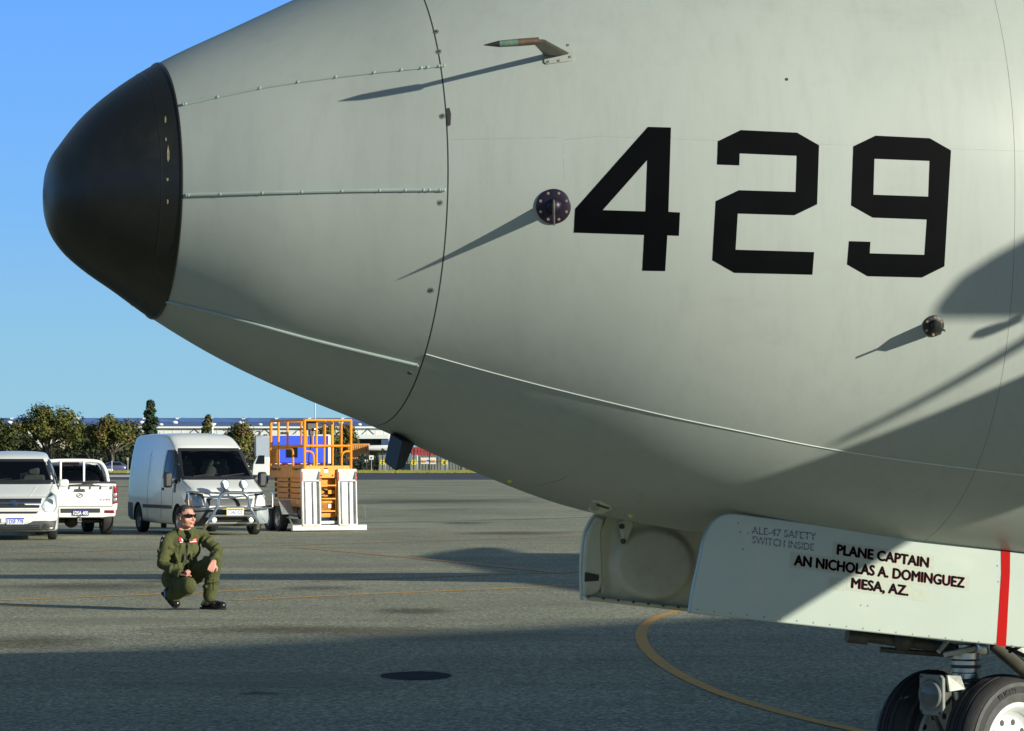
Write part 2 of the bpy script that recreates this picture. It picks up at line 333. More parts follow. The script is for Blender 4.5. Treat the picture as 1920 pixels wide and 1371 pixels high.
def mesh_from(mb, name, mats, off=Vector((0, 0, 0)), smooth=None):
    me = bpy.data.meshes.new(name); me.from_pydata([tuple(p - off) for p in mb.v], [], mb.f)
    for m in (mats if isinstance(mats, (list, tuple)) else [mats]): me.materials.append(m)
    if any(mb.mi): me.polygons.foreach_set('material_index', mb.mi)
    bm = bmesh.new(); bm.from_mesh(me); bmesh.ops.recalc_face_normals(bm, faces=bm.faces); bm.to_mesh(me); bm.free()
    if smooth: shade(me, smooth)
    return me
def shade(me, ang):
    me.polygons.foreach_set('use_smooth', [True] * len(me.polygons)); me.set_sharp_from_angle(angle=R(ang)); me.update()
def link(name, me, parent=None):
    o = bpy.data.objects.new(name, me); COL.objects.link(o)
    if parent is not None: o.parent = parent
    return o
def obj(name, mb, mats, parent=None, off=Vector((0, 0, 0)), smooth=35, bevel=0):
    o = link(name, mesh_from(mb, name, mats, off, smooth), parent)
    if bevel:
        b = o.modifiers.new('bevel', 'BEVEL'); b.width = bevel; b.segments = 2; b.limit_method = 'ANGLE'; b.angle_limit = R(40)
    return o
def thing(name, label, cat, loc=(0, 0, 0), rz=0.0, group=None):
    o = bpy.data.objects.new(name, None); COL.objects.link(o); o.location = loc; o.rotation_euler = (0, 0, rz)
    o.empty_display_size = 0.2; return tag(o, label, cat, group)
def tag(o, label=None, cat=None, group=None, kind=None):
    for k, v in (('label', label), ('category', cat), ('group', group), ('kind', kind)):
        if v: o[k] = v
    return o
def bake(o):
    dg = bpy.context.evaluated_depsgraph_get(); dg.update()
    return bpy.data.meshes.new_from_object(o.evaluated_get(dg))
def bvh_of(me):
    return BVHTree.FromPolygons([v.co.copy() for v in me.vertices], [list(p.vertices) for p in me.polygons])

def flat_fill(loops):                       # loops of 2D points (outer + holes) -> bmesh of triangles
    bm = bmesh.new()
    for lp in loops:
        vv = [bm.verts.new((p[0], p[1], 0)) for p in lp]
        for i in range(len(vv)): bm.edges.new((vv[i], vv[(i + 1) % len(vv)]))
    bmesh.ops.triangle_fill(bm, edges=bm.edges[:], use_beauty=True)
    return bm
def gridcut(bm, step):
    xs = [v.co.x for v in bm.verts]; ys = [v.co.y for v in bm.verts]
    for ax, lo, hi in ((0, min(xs), max(xs)), (1, min(ys), max(ys))):
        k = math.floor(lo / step) + 1
        while k * step < hi:
            co = Vector((0, 0, 0)); co[ax] = k * step; no = Vector((0, 0, 0)); no[ax] = 1
            bmesh.ops.bisect_plane(bm, geom=bm.verts[:] + bm.edges[:] + bm.faces[:], plane_co=co, plane_no=no, dist=1e-6); k += 1
def patch(name, bm, fn, mats, parent, lift=0.003, skirt=0.0, off=Vector((0, 0, 0)), step=None, smooth=60):
    if step: gridcut(bm, step)
    res = {}
    for v in bm.verts:
        r = fn(v.co.x, v.co.y); res[v] = r
    dead = [v for v in bm.verts if res[v] is None]
    if dead: bmesh.ops.delete(bm, geom=dead, context='VERTS')
    nrm = {}
    for v in bm.verts:
        p, n = res[v]; v.co = p + n * (lift + v.co.z) - off; nrm[v] = n
    if skirt:
        ed = [e for e in bm.edges if e.is_boundary]
        m = {}
        for e in ed:
            for v in e.verts:
                if v not in m: m[v] = bm.verts.new(v.co - nrm[v] * skirt)
        for e in ed:
            a, b = e.verts; bm.faces.new((a, b, m[b], m[a]))
    bmesh.ops.recalc_face_normals(bm, faces=bm.faces)
    # make the sheet face outwards
    if bm.faces:
        s_ = sum(f.normal.dot(nrm[f.verts[0]]) for f in bm.faces if f.verts[0] in nrm)
        if s_ < 0: bmesh.ops.reverse_faces(bm, faces=bm.faces)
    me = bpy.data.meshes.new(name); bm.to_mesh(me); bm.free()
    for m_ in (mats if isinstance(mats, (list, tuple)) else [mats]): me.materials.append(m_)
    if smooth: shade(me, smooth)
    return link(name, me, parent)
def text_bm(txt, size=1.0, bold=0.0, align='LEFT', space=1.0):
    cu = bpy.data.curves.new('t', 'FONT'); cu.body = txt; cu.size = size; cu.align_x = align; cu.resolution_u = 3; cu.space_character = space
    o = bpy.data.objects.new('t', cu); COL.objects.link(o); me = bake(o)
    bm = bmesh.new(); bm.from_mesh(me); bmesh.ops.remove_doubles(bm, verts=bm.verts, dist=1e-5)
    bpy.data.objects.remove(o); bpy.data.curves.remove(cu); bpy.data.meshes.remove(me)
    if bold:                                 # heavier strokes: the letters laid over themselves, each layer a hair higher
        src = bm.faces[:]
        for k, (dx, dy) in enumerate(((-bold, 0), (bold, 0), (0, bold * .8), (0, -bold * .8))):
            g = bmesh.ops.duplicate(bm, geom=src)
            for v in g['geom']:
                if isinstance(v, bmesh.types.BMVert): v.co += Vector((dx, dy, .00012 * (k + 1)))
    return bm
def bm_box(bm):
    xs = [v.co.x for v in bm.verts]; ys = [v.co.y for v in bm.verts]; return min(xs), max(xs), min(ys), max(ys)
def fit_text(txt, x0, x1, y0, y1, bold=0.0):     # text scaled into a rectangle
    bm = text_bm(txt, 1.0, bold); a, b, c, d = bm_box(bm)
    for v in bm.verts: v.co.x = x0 + (v.co.x - a) / (b - a) * (x1 - x0); v.co.y = y0 + (v.co.y - c) / (d - c) * (y1 - y0)
    return bm
def pchip(xs, ys):
    n = len(xs); h = [xs[i + 1] - xs[i] for i in range(n - 1)]; d = [(ys[i + 1] - ys[i]) / h[i] for i in range(n - 1)]
    m = [d[0]] + [0] * (n - 2) + [d[-1]]
    for i in range(1, n - 1):
        if d[i - 1] * d[i] > 0: m[i] = (h[i - 1] + h[i]) * 3 / ((2 * h[i] + h[i - 1]) / d[i - 1] + (h[i] + 2 * h[i - 1]) / d[i])
    def f(x):
        x = min(max(x, xs[0]), xs[-1]); i = 0
        while i < n - 2 and x > xs[i + 1]: i += 1
        t = (x - xs[i]) / h[i]
        return (2 * t**3 - 3 * t**2 + 1) * ys[i] + (t**3 - 2 * t**2 + t) * h[i] * m[i] + (3 * t**2 - 2 * t**3) * ys[i + 1] + (t**3 - t**2) * h[i] * m[i + 1]
    return f

# ================================================================== SETTING
def sheet(name, pts, m, z=0.0):
    mb = MB(); mb.add([(x, y, z) for x, y in pts], [list(range(len(pts)))])
    return tag(obj(name, mb, m, smooth=None), kind='structure')
sheet('ground', [(-5000, -300), (5000, -300), (5000, 7000), (-5000, 7000)], M['land'], -0.03)
sheet('apron', [(-700, -120), (700, -120), (700, 276), (-700, 276)], M['apron'], 0.0)
sheet('far_shade_strip', [(-700, 276), (700, 276), (700, 402), (-700, 402)], M['far_shade'], 0.0)  # far ground in shade, the shade put into its colour
sheet('verge', [(-700, 402.2), (700, 402.2), (700, 540), (-700, 540)], M['grass'], 0.04)
mb = MB(); mb.box((-80, 340, 0.0), (100, 30, 0.12)); tag(obj('kerb_island', mb, M['kerb']), kind='structure')

def ground_line(name, px, width, m, z=0.004, closed=False):
    pts = [gnd(u, v) for u, v in px]; mb = MB(); vv = []
    for i, p in enumerate(pts):
        d = (pts[min(i + 1, len(pts) - 1)] - pts[max(i - 1, 0)]).normalized(); s = Vector((-d.y, d.x, 0)) * width / 2
        vv += [Vector((p.x + s.x, p.y + s.y, z)), Vector((p.x - s.x, p.y - s.y, z))]
    mb.add(vv, [(2 * i, 2 * i + 1, 2 * i + 3, 2 * i + 2) for i in range(len(pts) - 1)])
    return tag(obj(name, mb, m, smooth=None), kind='structure')
def curve_px(px, k=8):                       # smooth polyline through pixels (Catmull-Rom)
    out = []
    for i in range(len(px) - 1):
        p0, p1, p2, p3 = px[max(i - 1, 0)], px[i], px[i + 1], px[min(i + 2, len(px) - 1)]
        for j in range(k):
            t = j / k
            out.append(tuple(0.5 * (2 * p1[a] + (p2[a] - p0[a]) * t + (2 * p0[a] - 5 * p1[a] + 4 * p2[a] - p3[a]) * t * t + (3 * p1[a] - p0[a] - 3 * p2[a] + p3[a]) * t**3) for a in (0, 1)))
    return out + [px[-1]]
ground_line('painted_line', [(-60, 1128), (250, 1116.5), (497, 1105.5)], 0.17, M['line_y'])
ground_line('painted_line', [(432, 1126), (760, 1111.5), (1120, 1097)], 0.17, M['line_y'], 0.0042)
ground_line('painted_line', [(-60, 1135), (73, 1138)], 0.14, M['line_y'], 0.0044)
ground_line('painted_line', [(-60, 1041), (500, 1024), (1120, 1005.5)], 0.24, M['line_f'], 0.0046)
ground_line('painted_line', [(560, 1027), (720, 1041), (883, 1057), (1060, 1075)], 0.26, M['line_f'], 0.0048)
ground_line('painted_line', [(590, 1090), (1100, 1072)], 0.2, M['line_f'], 0.005)
ground_line('painted_line', curve_px([(1330, 1122), (1268, 1146), (1228, 1160), (1207, 1177), (1203, 1200), (1222, 1228), (1268, 1262), (1350, 1300), (1450, 1332), (1560, 1360), (1680, 1386)]), 0.115, M['line_y'], 0.0052)
ground_line('painted_line', [(690, 997), (790, 1000)], 0.12, M['line_w'], 0.004)
ground_line('painted_line', [(70, 1021), (143, 1026)], 0.12, M['line_w'], 0.004)
for k, (px, wd_) in enumerate([([(650, 981), (900, 976), (1120, 970)], 0.3), ([(660, 945), (1010, 935)], 0.45), ([(690, 913), (960, 917)], 0.5), ([(670, 907), (760, 906.5)], 0.8), ([(760, 957), (880, 955)], 0.25), ([(520, 1302), (514, 1300), (470, 1298)], 0.05)]):
    ground_line('crack_seal', px, wd_, M['seal'], 0.003)
c = gnd(780, 1267.5); mb = MB(); r2 = random.Random(3)
ring = [(c.x + (0.285 + r2.uniform(-.012, .012)) * math.cos(t * .1963), c.y + (0.5 + r2.uniform(-.02, .02)) * math.sin(t * .1963), 0.004) for t in range(32)]
mb.add(ring, [list(range(32))]); tag(obj('oil_stain', mb, M['oil'], smooth=None), kind='structure')

# old spills, rubber and dirt soaked into the apron: thin sheets with ragged, fading edges
def stain_mat(name, col, amt, sc):
    m, t, b = newmat(name); b.inputs['Base Color'].default_value = (*col, 1); b.inputs['Roughness'].default_value = 0.9; b.inputs['Specular IOR Level'].default_value = 0.15
    tc = N(t, 'ShaderNodeTexCoord'); mp = N(t, 'ShaderNodeMapping'); mp.inputs['Location'].default_value = (-1, -1, 0); mp.inputs['Scale'].default_value = (2, 2, 0)
    t.links.new(tc.outputs['Generated'], mp.inputs[0]); ln = N(t, 'ShaderNodeVectorMath', operation='LENGTH'); t.links.new(mp.outputs[0], ln.inputs[0])
    nz = N(t, 'ShaderNodeTexNoise'); nz.inputs['Scale'].default_value = sc; nz.inputs['Detail'].default_value = 8; nz.inputs['Roughness'].default_value = 0.75
    t.links.new(tc.outputs['Object'], nz.inputs['Vector'])
    a1 = N(t, 'ShaderNodeMath', operation='SUBTRACT'); t.links.new(nz.outputs[0], a1.inputs[0]); m2 = N(t, 'ShaderNodeMath', operation='MULTIPLY'); t.links.new(ln.outputs['Value'], m2.inputs[0]); m2.inputs[1].default_value = 0.52; t.links.new(m2.outputs[0], a1.inputs[1])
    mr = N(t, 'ShaderNodeMapRange'); mr.inputs['From Min'].default_value = -0.05; mr.inputs['From Max'].default_value = 0.35; mr.inputs['To Max'].default_value = amt; t.links.new(a1.outputs[0], mr.inputs['Value'])
    t.links.new(mr.outputs[0], b.inputs['Alpha']); return m
M['st_brown'] = stain_mat('stain_brown', (0.095, 0.08, 0.048), 0.42, 5.0); M['st_dark'] = stain_mat('stain_rubber', (0.06, 0.06, 0.05), 0.36, 4.0); M['st_pale'] = stain_mat('stain_pale', (0.33, 0.325, 0.24), 0.4, 3.5)
def stain(u, v, du, dv, m, k):
    c0 = gnd(u, v); w_ = abs(gnd(u + du, v).x - c0.x); d_ = abs(gnd(u, v - dv).y - c0.y); mb = MB()
    mb.add([(c0.x + w_ * math.cos(t * .393), c0.y + d_ * math.sin(t * .393), .0015 + k * .00008) for t in range(16)], [list(range(16))]); tag(obj('ground_stain', mb, m, smooth=None), kind='structure')
for k, (u, v, du, dv, m) in enumerate(((560, 1182, 330, 10, 'st_brown'), (775, 1146, 90, 7, 'st_brown'), (150, 1100, 190, 8, 'st_brown'), (60, 1205, 160, 14, 'st_brown'), (330, 1090, 110, 4, 'st_brown'), (600, 1103, 90, 5, 'st_dark'), (860, 1190, 260, 12, 'st_pale'), (230, 1165, 240, 9, 'st_pale'),
        (520, 1275, 220, 16, 'st_pale'), (480, 1301, 45, 3, 'st_dark'), (870, 981, 60, 3, 'st_dark'), (960, 1000, 120, 4, 'st_brown'), (800, 940, 260, 5, 'st_dark'), (560, 1060, 260, 6, 'st_pale'), (780, 1267, 75, 11, 'st_dark'), (120, 1050, 200, 5, 'st_dark'), (1000, 1130, 170, 9, 'st_pale'))):
    stain(u, v, du, dv, M[m], k)

# ================================================================== AIRCRAFT
AB = R(18.0); AT = Vector((math.cos(AB), math.sin(AB), 0)); AN = Vector((math.sin(AB), -math.cos(AB), 0)); Z = Vector((0, 0, 1))
P0 = Vector((2.234, 15.9, 0))
XT, XR, XS = -4.585, -4.07, -3.018
_x = [-4.585, -4.56, -4.5, -4.4, -4.25, -4.075, -3.7, -3.35, -3.018, -2.5, -1.97, -1.4, -.5, 1, 3, 13]
z_bot = pchip(_x, [2.93, 2.80, 2.695, 2.605, 2.505, 2.385, 2.175, 2.022, 1.893, 1.675, 1.495, 1.385, 1.25, 1.13, 1.1, 1.1])
z_top = pchip(_x, [2.95, 3.075, 3.175, 3.30, 3.43, 3.545, 3.735, 3.91, 4.08, 4.31, 4.49, 4.62, 4.74, 4.77, 4.77, 4.77])
h_wid = pchip(_x, [0.004, .145, .255, .365, .49, .603, .835, 1.005, 1.16, 1.365, 1.52, 1.62, 1.7, 1.725, 1.725, 1.725])
def W(xi, n, z): return P0 + AT * xi + AN * n + Z * z
def hull_ring(xi, k=144, grow=0.0):
    c = (z_top(xi) + z_bot(xi)) / 2; rz = (z_top(xi) - z_bot(xi)) / 2 + grow; rw = h_wid(xi) + grow
    e = min(1, max(0, (xi + 2.9) / 1.5)); q = 2 / (2 + .5 * e * e * (3 - 2 * e)); out = []      # the belly flattens towards the wheel bay
    for j in range(k):
        cs_, sn = math.cos(6.283185 * j / k), math.sin(6.283185 * j / k)
        if sn < 0: cs_ = math.copysign(abs(cs_) ** q, cs_); sn = -abs(sn) ** q
        out.append(W(xi, rw * cs_, c + rz * sn))
    return out
def hull(x0, x1, step, k=144, grow=0.0, caps=True, xs=None):
    xs = xs or [x0 + (x1 - x0) * i / max(1, round((x1 - x0) / step)) for i in range(max(1, round((x1 - x0) / step)) + 1)]
    mb = MB(); vv = []
    for x in xs: vv += hull_ring(x, k, grow)
    fs = [(i * k + j, i * k + (j + 1) % k, (i + 1) * k + (j + 1) % k, (i + 1) * k + j) for i in range(len(xs) - 1) for j in range(k)]
    if caps: fs += [list(range(k)), list(range((len(xs) - 1) * k, len(xs) * k))]
    return mb.add(vv, fs)
cap_xs = [XT + (XR - XT) * (i / 22) ** 1.9 for i in range(23)]
mbh = hull(0, 0, 1, xs=cap_xs + [XR + (3 - XR) * i / 110 for i in range(1, 111)])
HB = BVHTree.FromPolygons(mbh.v, mbh.f)
def hit(u, v, bvh=None):
    d = ray(u, v); r = (bvh or HB).ray_cast(CO, d)
    if r[0] is None: return None
    n = r[1].normalized()
    return (r[0], -n if n.dot(d) > 0 else n)
def plane_hit(u, v, noff):                   # the plane lateral = noff, facing the camera side
    d = ray(u, v); o = P0 + AN * noff; return CO + d * ((o - CO).dot(AN) / d.dot(AN))
def lateral(p): return (p - P0).dot(AN)

ac = thing('patrol_aircraft', 'grey patrol aircraft nose with black radome tip and large black number 429', 'aircraft', P0)
def apart(name, mb, m, parent=None, smooth=40, bevel=0): return obj(name, mb, m, parent or ac, P0, smooth, bevel)
def apatch(name, bm, m, lift=0.003, skirt=0.0, step=24, fn=None, parent=None):
    return patch(name, bm, fn or (lambda u, v: hit(u, v)), m, parent or ac, lift, skirt, P0, step)

# fuselage skin with wheel bay cut out of the belly
fmb = hull(XS + 0.003, 12.0, 0.09)
fus = link('fuselage', mesh_from(fmb, 'fuselage', [M['skin'], M['bay']], P0))
cmb = MB(); cmb.cur = 1
prof = [(-1.42, -.55), (-1.32, -.68), (-1.1, -.73), (2.2, -.73), (2.2, .73), (-1.1, .73), (-1.32, .68), (-1.42, .55)]
cmb.prism([W(x, n, 0.6) for x, n in prof], (0, 0, 1.45))
cut = link('cutter', mesh_from(cmb, 'cutter', [M['skin'], M['bay']], P0))
bo = fus.modifiers.new('cut', 'BOOLEAN'); bo.object = cut; bo.operation = 'DIFFERENCE'; bo.solver = 'EXACT'
me = bake(fus); fus.modifiers.clear(); fus.data = me; bpy.data.objects.remove(cut); shade(me, 30); fus.parent = ac
apart('radome', hull(XR, XS - 0.003, 0.045), M['skin'], smooth=30)
mb = hull(0, 0, 1, grow=0.004, xs=cap_xs); apart('nose_cap', mb, M['black_boot'], smooth=30)
mb = MB(); mb.tube(hull_ring(XR - 0.004, 144, 0.004), 0.0045, 6, closed=True); apart('nose_cap_edge', mb, M['black_boot'])
# erosion band on the black cap: raised lip and scuffed chips
mb = MB(); mb.tube(hull_ring(XR - 0.085, 144, 0.0035), 0.0016, 6, closed=True); apart('erosion_band_edge', mb, M['black_boot'])
chip = mat('paint_chip_cream', (0.26, 0.24, 0.11), 0.7, var=0.3, scale=60)
for (u, v, a, b_) in ((316, 290, 3.6, 17), (311, 226, 2.0, 8), (315, 337, 2.6, 3.5), (315, 378, 2.0, 5), (312, 262, 1.4, 4)):
    bm = flat_fill([[(u + a * math.cos(t * .785) * rng.uniform(.6, 1.1), v + b_ * math.sin(t * .785) * rng.uniform(.7, 1.1)) for t in range(8)]])
    apatch('paint_chip', bm, chip, 0.0052)
# seam between radome and fuselage
mb = hull(XS - 0.004, XS + 0.004, 0.004, grow=-0.005, caps=False); apart('radome_seam', mb, M['seam'])
mb = MB(); mb.tube(hull_ring(XS, 144, -0.0022), 0.0024, 6, closed=True); apart('seam_gasket', mb, M['seam'])
bm = flat_fill([[(839, 203), (843, 203), (846, 214), (845, 236), (840, 236)]]); apatch('seam_patch', bm, M['seam'], 0.004)
# rear skin joint
p = hit(1893, 600); xi = (p[0] - P0).dot(AT)
mb = MB(); mb.tube(hull_ring(xi, 144, -0.0012), 0.0018, 6, closed=True); apart('skin_joint', mb, M['seam_light'])
# lightning diverter strips with their screws
def strip(name, px, r, screws, m=M['strip'], lift=0.4):
    pts = [hit(u, v) for u, v in px]; mb = MB(); mb.tube([p + n * r * lift for p, n in pts], r, 8); o = apart(name, mb, m)
    for (u, v) in screws:
        h = hit(u, v); b = MB(); b.lathe([(0.0, 0), (.0075, 0), (.0075, .003), (.004, .005), (0, .0055)], h[0] + h[1] * r * .9, h[1], 8); apart('screw', b, m, o)
def lerp_px(a, b, k=24): return [(a[0] + (b[0] - a[0]) * i / k, a[1] + (b[1] - a[1]) * i / k) for i in range(k + 1)]
def on(pts, fr):
    out = []
    for f in fr:
        x = f * (len(pts) - 1); i = min(int(x), len(pts) - 2); t = x - i
        out.append((pts[i][0] + (pts[i + 1][0] - pts[i][0]) * t, pts[i][1] + (pts[i + 1][1] - pts[i][1]) * t))
    return out
FR = [0.0, .013, .155, .30, .445, .59, .73, .82, .89, .915, .97, .985, 1.0]
a = curve_px([(345, 197), (505, 163.5), (668, 141), (833, 124)]); strip('diverter_strip', a, 0.0055, on(a, FR))
a = curve_px([(351, 366), (510, 361.5), (680, 357.5), (834, 356)]); strip('diverter_strip', a, 0.0085, on(a, FR))
a = curve_px([(315, 565), (448, 598), (590, 637), (783, 684)]); strip('diverter_strip', a, 0.0075, on(a, [0, 1]))
a = curve_px([(284, 603), (300, 612)], 3)
# pale sealant bead running aft along the lower fuselage
a = curve_px([(799, 664), (880, 687), (990, 716.5), (1120, 749), (1260, 782), (1400, 811), (1540, 839), (1700, 864), (1920, 891), (2050, 905)])
strip('sealant_bead', a, 0.0027, [], mat('sealant_pale', (0.5, 0.54, 0.49), 0.35), 0.3)
# quarter-turn latches beside the seam
for (u, v) in ((823, 97), (830, 218), (826, 380), (809, 544), (768, 699), (818, 60)):
    h = hit(u, v); b = MB(); b.lathe([(.0125, .0008), (.0125, .002), (.0, .002)], h[0], h[1], 16); o = apart('latch', b, M['seam_light'])
    b = MB(); b.lathe([(.0052, .001), (.0052, .0045), (0, .0045)], h[0], h[1], 10); apart('latch_core', b, M['seam'], o)
rv = MB()
def rivet_px(pts, r=0.0024):
    for (u, v) in pts:
        h = hit(u, v)
        if h: rv.lathe([(r, .0), (r * .8, .0006), (0, .0008)], h[0], h[1], 6)
rivet_px([(823, 277), (830, 286), (830, 318), (823, 328), (820, 640), (818, 20)])
for k in range(11): rivet_px([(842 + k * 12, 505 + k * .4), (838 + k * 12, 521 + k * .4)], .002)
for k in range(9): rivet_px([(876 + k * 13, 345 - k * .3)])
for k in range(66): rivet_px([(1104 + k * 12.2, 91 + k * .35)], .0026)
for k in range(52): rivet_px([(850, 60 + k * 11.2)] if k < 40 else [(850 - (k - 40) * 2.6, 60 + k * 11.2)], .0022)
for k in range(70): rivet_px([(1100 + k * 11.5, 556 + k * 1.5)], .002)
for k in range(60): rivet_px([(1130 + k * 13, 252 + k * .42)], .002)
for k in range(26): rivet_px([(1895 - (v_ - 600) * .24 - 8, v_) for v_ in (300 + k * 24,)])
tag(apart('rivets', rv, M['skin']), kind='stuff')
# dark drain spot and streak
h = hit(1475, 149); b = MB(); b.lathe([(.007, .0005), (.007, .002), (0, .002)], h[0], h[1], 10); apart('drain_hole', b, M['seam'])
# number on the side
def zc4(pts): return [(1050 + x / 2.4935, 200 + y / 2.4935) for x, y in pts]
D4 = [zc4([(411, 95), (519, 98), (507, 492), (561, 495), (556, 604), (502, 602), (492, 769), (385, 767), (394, 600), (65, 589), (71, 478)]), zc4([(408, 250), (400, 490), (200, 484)])]
D2 = [zc4([(738, 162), (845, 110), (1108, 122), (1211, 181), (1202, 457), (1096, 508), (831, 500), (821, 669), (1188, 680), (1180, 786), (815, 777), (712, 718), (728, 442), (836, 391), (1102, 399), (1107, 230), (840, 219), (838, 275), (734, 271)])]
D9 = [zc4([(1371, 186), (1475, 136), (1728, 148), (1828, 205), (1797, 747), (1692, 799), (1438, 793), (1342, 738), (1351, 629), (1451, 632), (1448, 686), (1704, 693), (1715, 528), (1462, 519), (1361, 462)]), zc4([(1470, 244), (1728, 254), (1722, 421), (1465, 412)])]
for d in (D4, D2, D9): apatch('numeral', flat_fill(d), M['stencil'], 0.0013, step=14)
# thin engraved access-panel outlines
def outline(px, r=0.0022, m=M['seam_light'], name='panel_line'):
    pts = [hit(u, v) for u, v in px]; pts = [p for p in pts if p]
    mb = MB(); mb.tube([p - n * r * .4 for p, n in pts], r, 5); return apart(name, mb, m)
outline(curve_px([(1016, 924), (1060, 936), (1130, 948), (1190, 944), (1206, 930), (1196, 918), (1170, 908)]), 0.0026, M['strip'])
outline(curve_px([(1000, 912), (1050, 900), (1062, 893)]), 0.002)
outline(lerp_px((1055, 262), (1058, 340), 6), 0.0005)
outline(lerp_px((1057, 262), (1120, 256), 6), 0.0005)
outline(lerp_px((1122, 256), (1930, 284), 40), 0.0004, M['seam_light'], 'lap_joint')
outline(lerp_px((846, 262), (1052, 258), 12), 0.0004, M['seam_light'], 'lap_joint')

for (u, v) in ((956, 901), (1183, 966)):
    h = hit(u, v)
    if h: b = MB(); b.ball(h[0], .012, 8, 6); apart('drain_button', b, M['plate_yellow'])
# slotted vent fairing ahead of the wheel bay
bm = flat_fill([[(1102, 955), (1112, 938), (1124, 939), (1146, 948), (1150, 953), (1130, 962), (1114, 962)]]); vf = apatch('vent_fairing', bm, M['gear_inner'], 0.004, 0.004)
bm = flat_fill([[(1119, 944), (1143, 951), (1142, 953.5), (1118, 946.5)]]); apatch('vent_slot', bm, M['bay'], 0.0055, parent=vf)

# blade antenna with bent tip, up on the side
def toward_sun(u, v, D): return hit(u, v)[0] + TO_SUN * D
def best_D(sh, px):                          # how far up the sunbeam a tip stands whose shadow falls at sh
    best = None
    for i in range(20, 200):
        D = i * 0.01; p = toward_sun(*sh, D); q = p - CO
        u = 960 + F_PX * q.dot(CR) / q.dot(CF)
        if best is None or abs(u - px) < best[0]: best = (abs(u - px), D)
    return toward_sun(*sh, best[1])
tip = best_D((635, 190), 908); bend = best_D((783, 164), 1010)
bp_ = hit(1047, 98); rt = MB()
bm = flat_fill([[(1021, 84), (1026, 83), (1068, 82), (1073, 84), (1077, 112), (1073, 115), (1026, 121), (1021, 118)]])
base = apatch('antenna_base', bm, M['skin'], 0.006, 0.006)
for (u, v) in ((1065, 86), (1069, 108), (1048, 115), (1028, 117)):
    h = hit(u, v); b = MB(); b.lathe([(.007, .006), (.006, .0085), (0, .0085)], h[0], h[1], 8); apart('screw', b, M['seam_light'], base)
r0, r1 = hit(1020, 103)[0], hit(1068, 100)[0]; up = bp_[1].cross((r1 - r0).normalized()).normalized() * 0.012
b0, b1 = bend + (r0 - r1) * 0.16 + Vector((-.012, 0, 0)), bend + (r1 - r0) * 0.3
mb = MB(); K = 12
def lens(p, q, th): return [(p + q) / 2 + (p - q) / 2 * math.cos(6.283 * j / K) + up * th * math.sin(6.283 * j / K) for j in range(K)]
secs = [lens(r0, r1, 1.0), lens(r0.lerp(b0, .5), r1.lerp(b1, .5), .8), lens(b0, b1, .7)]
mb.add(sum(secs, []), [(i * K + j, i * K + (j + 1) % K, (i + 1) * K + (j + 1) % K, (i + 1) * K + j) for i in range(2) for j in range(K)] + [list(range(K)), list(range(2 * K, 3 * K))])
ant = apart('blade_antenna', mb, M['antenna'])
def rod(name, a, b, ra, rb, m):
    mb = MB(); mb.tube([a.lerp(b, i / 6) for i in range(7)], [ra + (rb - ra) * i / 6 for i in range(7)], 10, flat=1.0); return apart(name, mb, m, ant)
bend2 = (b0 + b1) / 2
rod('arm', bend2, bend2.lerp(tip, .38), .016, .0165, M['antenna_red'])
rod('arm', bend2.lerp(tip, .38), bend2.lerp(tip, .72), .0165, .0145, M['antenna_green'])
rod('arm', bend2.lerp(tip, .72), tip, .0145, .002, M['black'])
# side probe with purple flange
def probe(px, r, shade_px, tip_u, root_h, col, mid=None, scr=8):
    h = hit(*px); n = h[1]; b = MB()
    b.lathe([(r, 0), (r, .006), (r * .93, .009), (r * .45, .011), (r * .4, .022), (r * .3, .03), (0, .034)], h[0], n, 36)
    o = apart('probe_flange', b, col)
    a = n.cross(Z).normalized(); c_ = n.cross(a)
    for k in range(scr):
        t = 6.283 * (k + .5) / scr; q = h[0] + (a * math.cos(t) + c_ * math.sin(t)) * r * .8
        s_ = MB(); s_.lathe([(.0065, .006), (.0065, .0115), (0, .012)], q, n, 8); apart('screw', s_, M['brass'], o)
    tp = best_D(shade_px, tip_u); p = h[0] + n * .02
    up_ = Z * root_h; K = 10; secs = []
    for i in range(8):
        f = i / 7; cpt = p.lerp(tp, f); hh = root_h * (1 - f) ** (1 if not mid else .35) + .002
        if mid and f > mid: hh = .005
        d = (tp - p).normalized(); e = (Z - d * d.z).normalized(); s2 = d.cross(e)
        secs += [cpt + e * hh * math.cos(6.283 * j / K) + s2 * .0075 * (1 - .6 * f) * math.sin(6.283 * j / K) for j in range(K)]
    mb = MB(); mb.add(secs, [(i * K + j, i * K + (j + 1) % K, (i + 1) * K + (j + 1) % K, (i + 1) * K + j) for i in range(7) for j in range(K)] + [list(range(K)), list(range(7 * K, 8 * K))])
    apart('probe_vane', mb, M['gear_dark'], o)
probe((1038, 387), .076, (745, 525), 1041, .032, M['purple'])
probe((1750, 611), .048, (1605, 671), 1773, .032, M['black'], mid=.6, scr=6)

# boxy antenna under the chin
q = [(732, 817), (777, 838), (757, 884), (720, 867)]
ya, yb = 14.93, 15.12
mid_t, mid_b = (752, 827), (742, 882)
mb = MB(); f1 = [at(732, 812, ya), at(756, 826, ya - .09), at(743, 883.5, ya - .09), at(720, 867, ya)]
f2 = [at(748, 810, yb + .03), at(778, 832, yb - .05), at(757, 879, yb - .05), at(736, 866, yb + .03)]
mb.hexa(f1, f2); apart('chin_antenna', mb, mat('chin_antenna_navy', (0.013, 0.016, 0.025), 0.45, var=0.2), bevel=0.006)

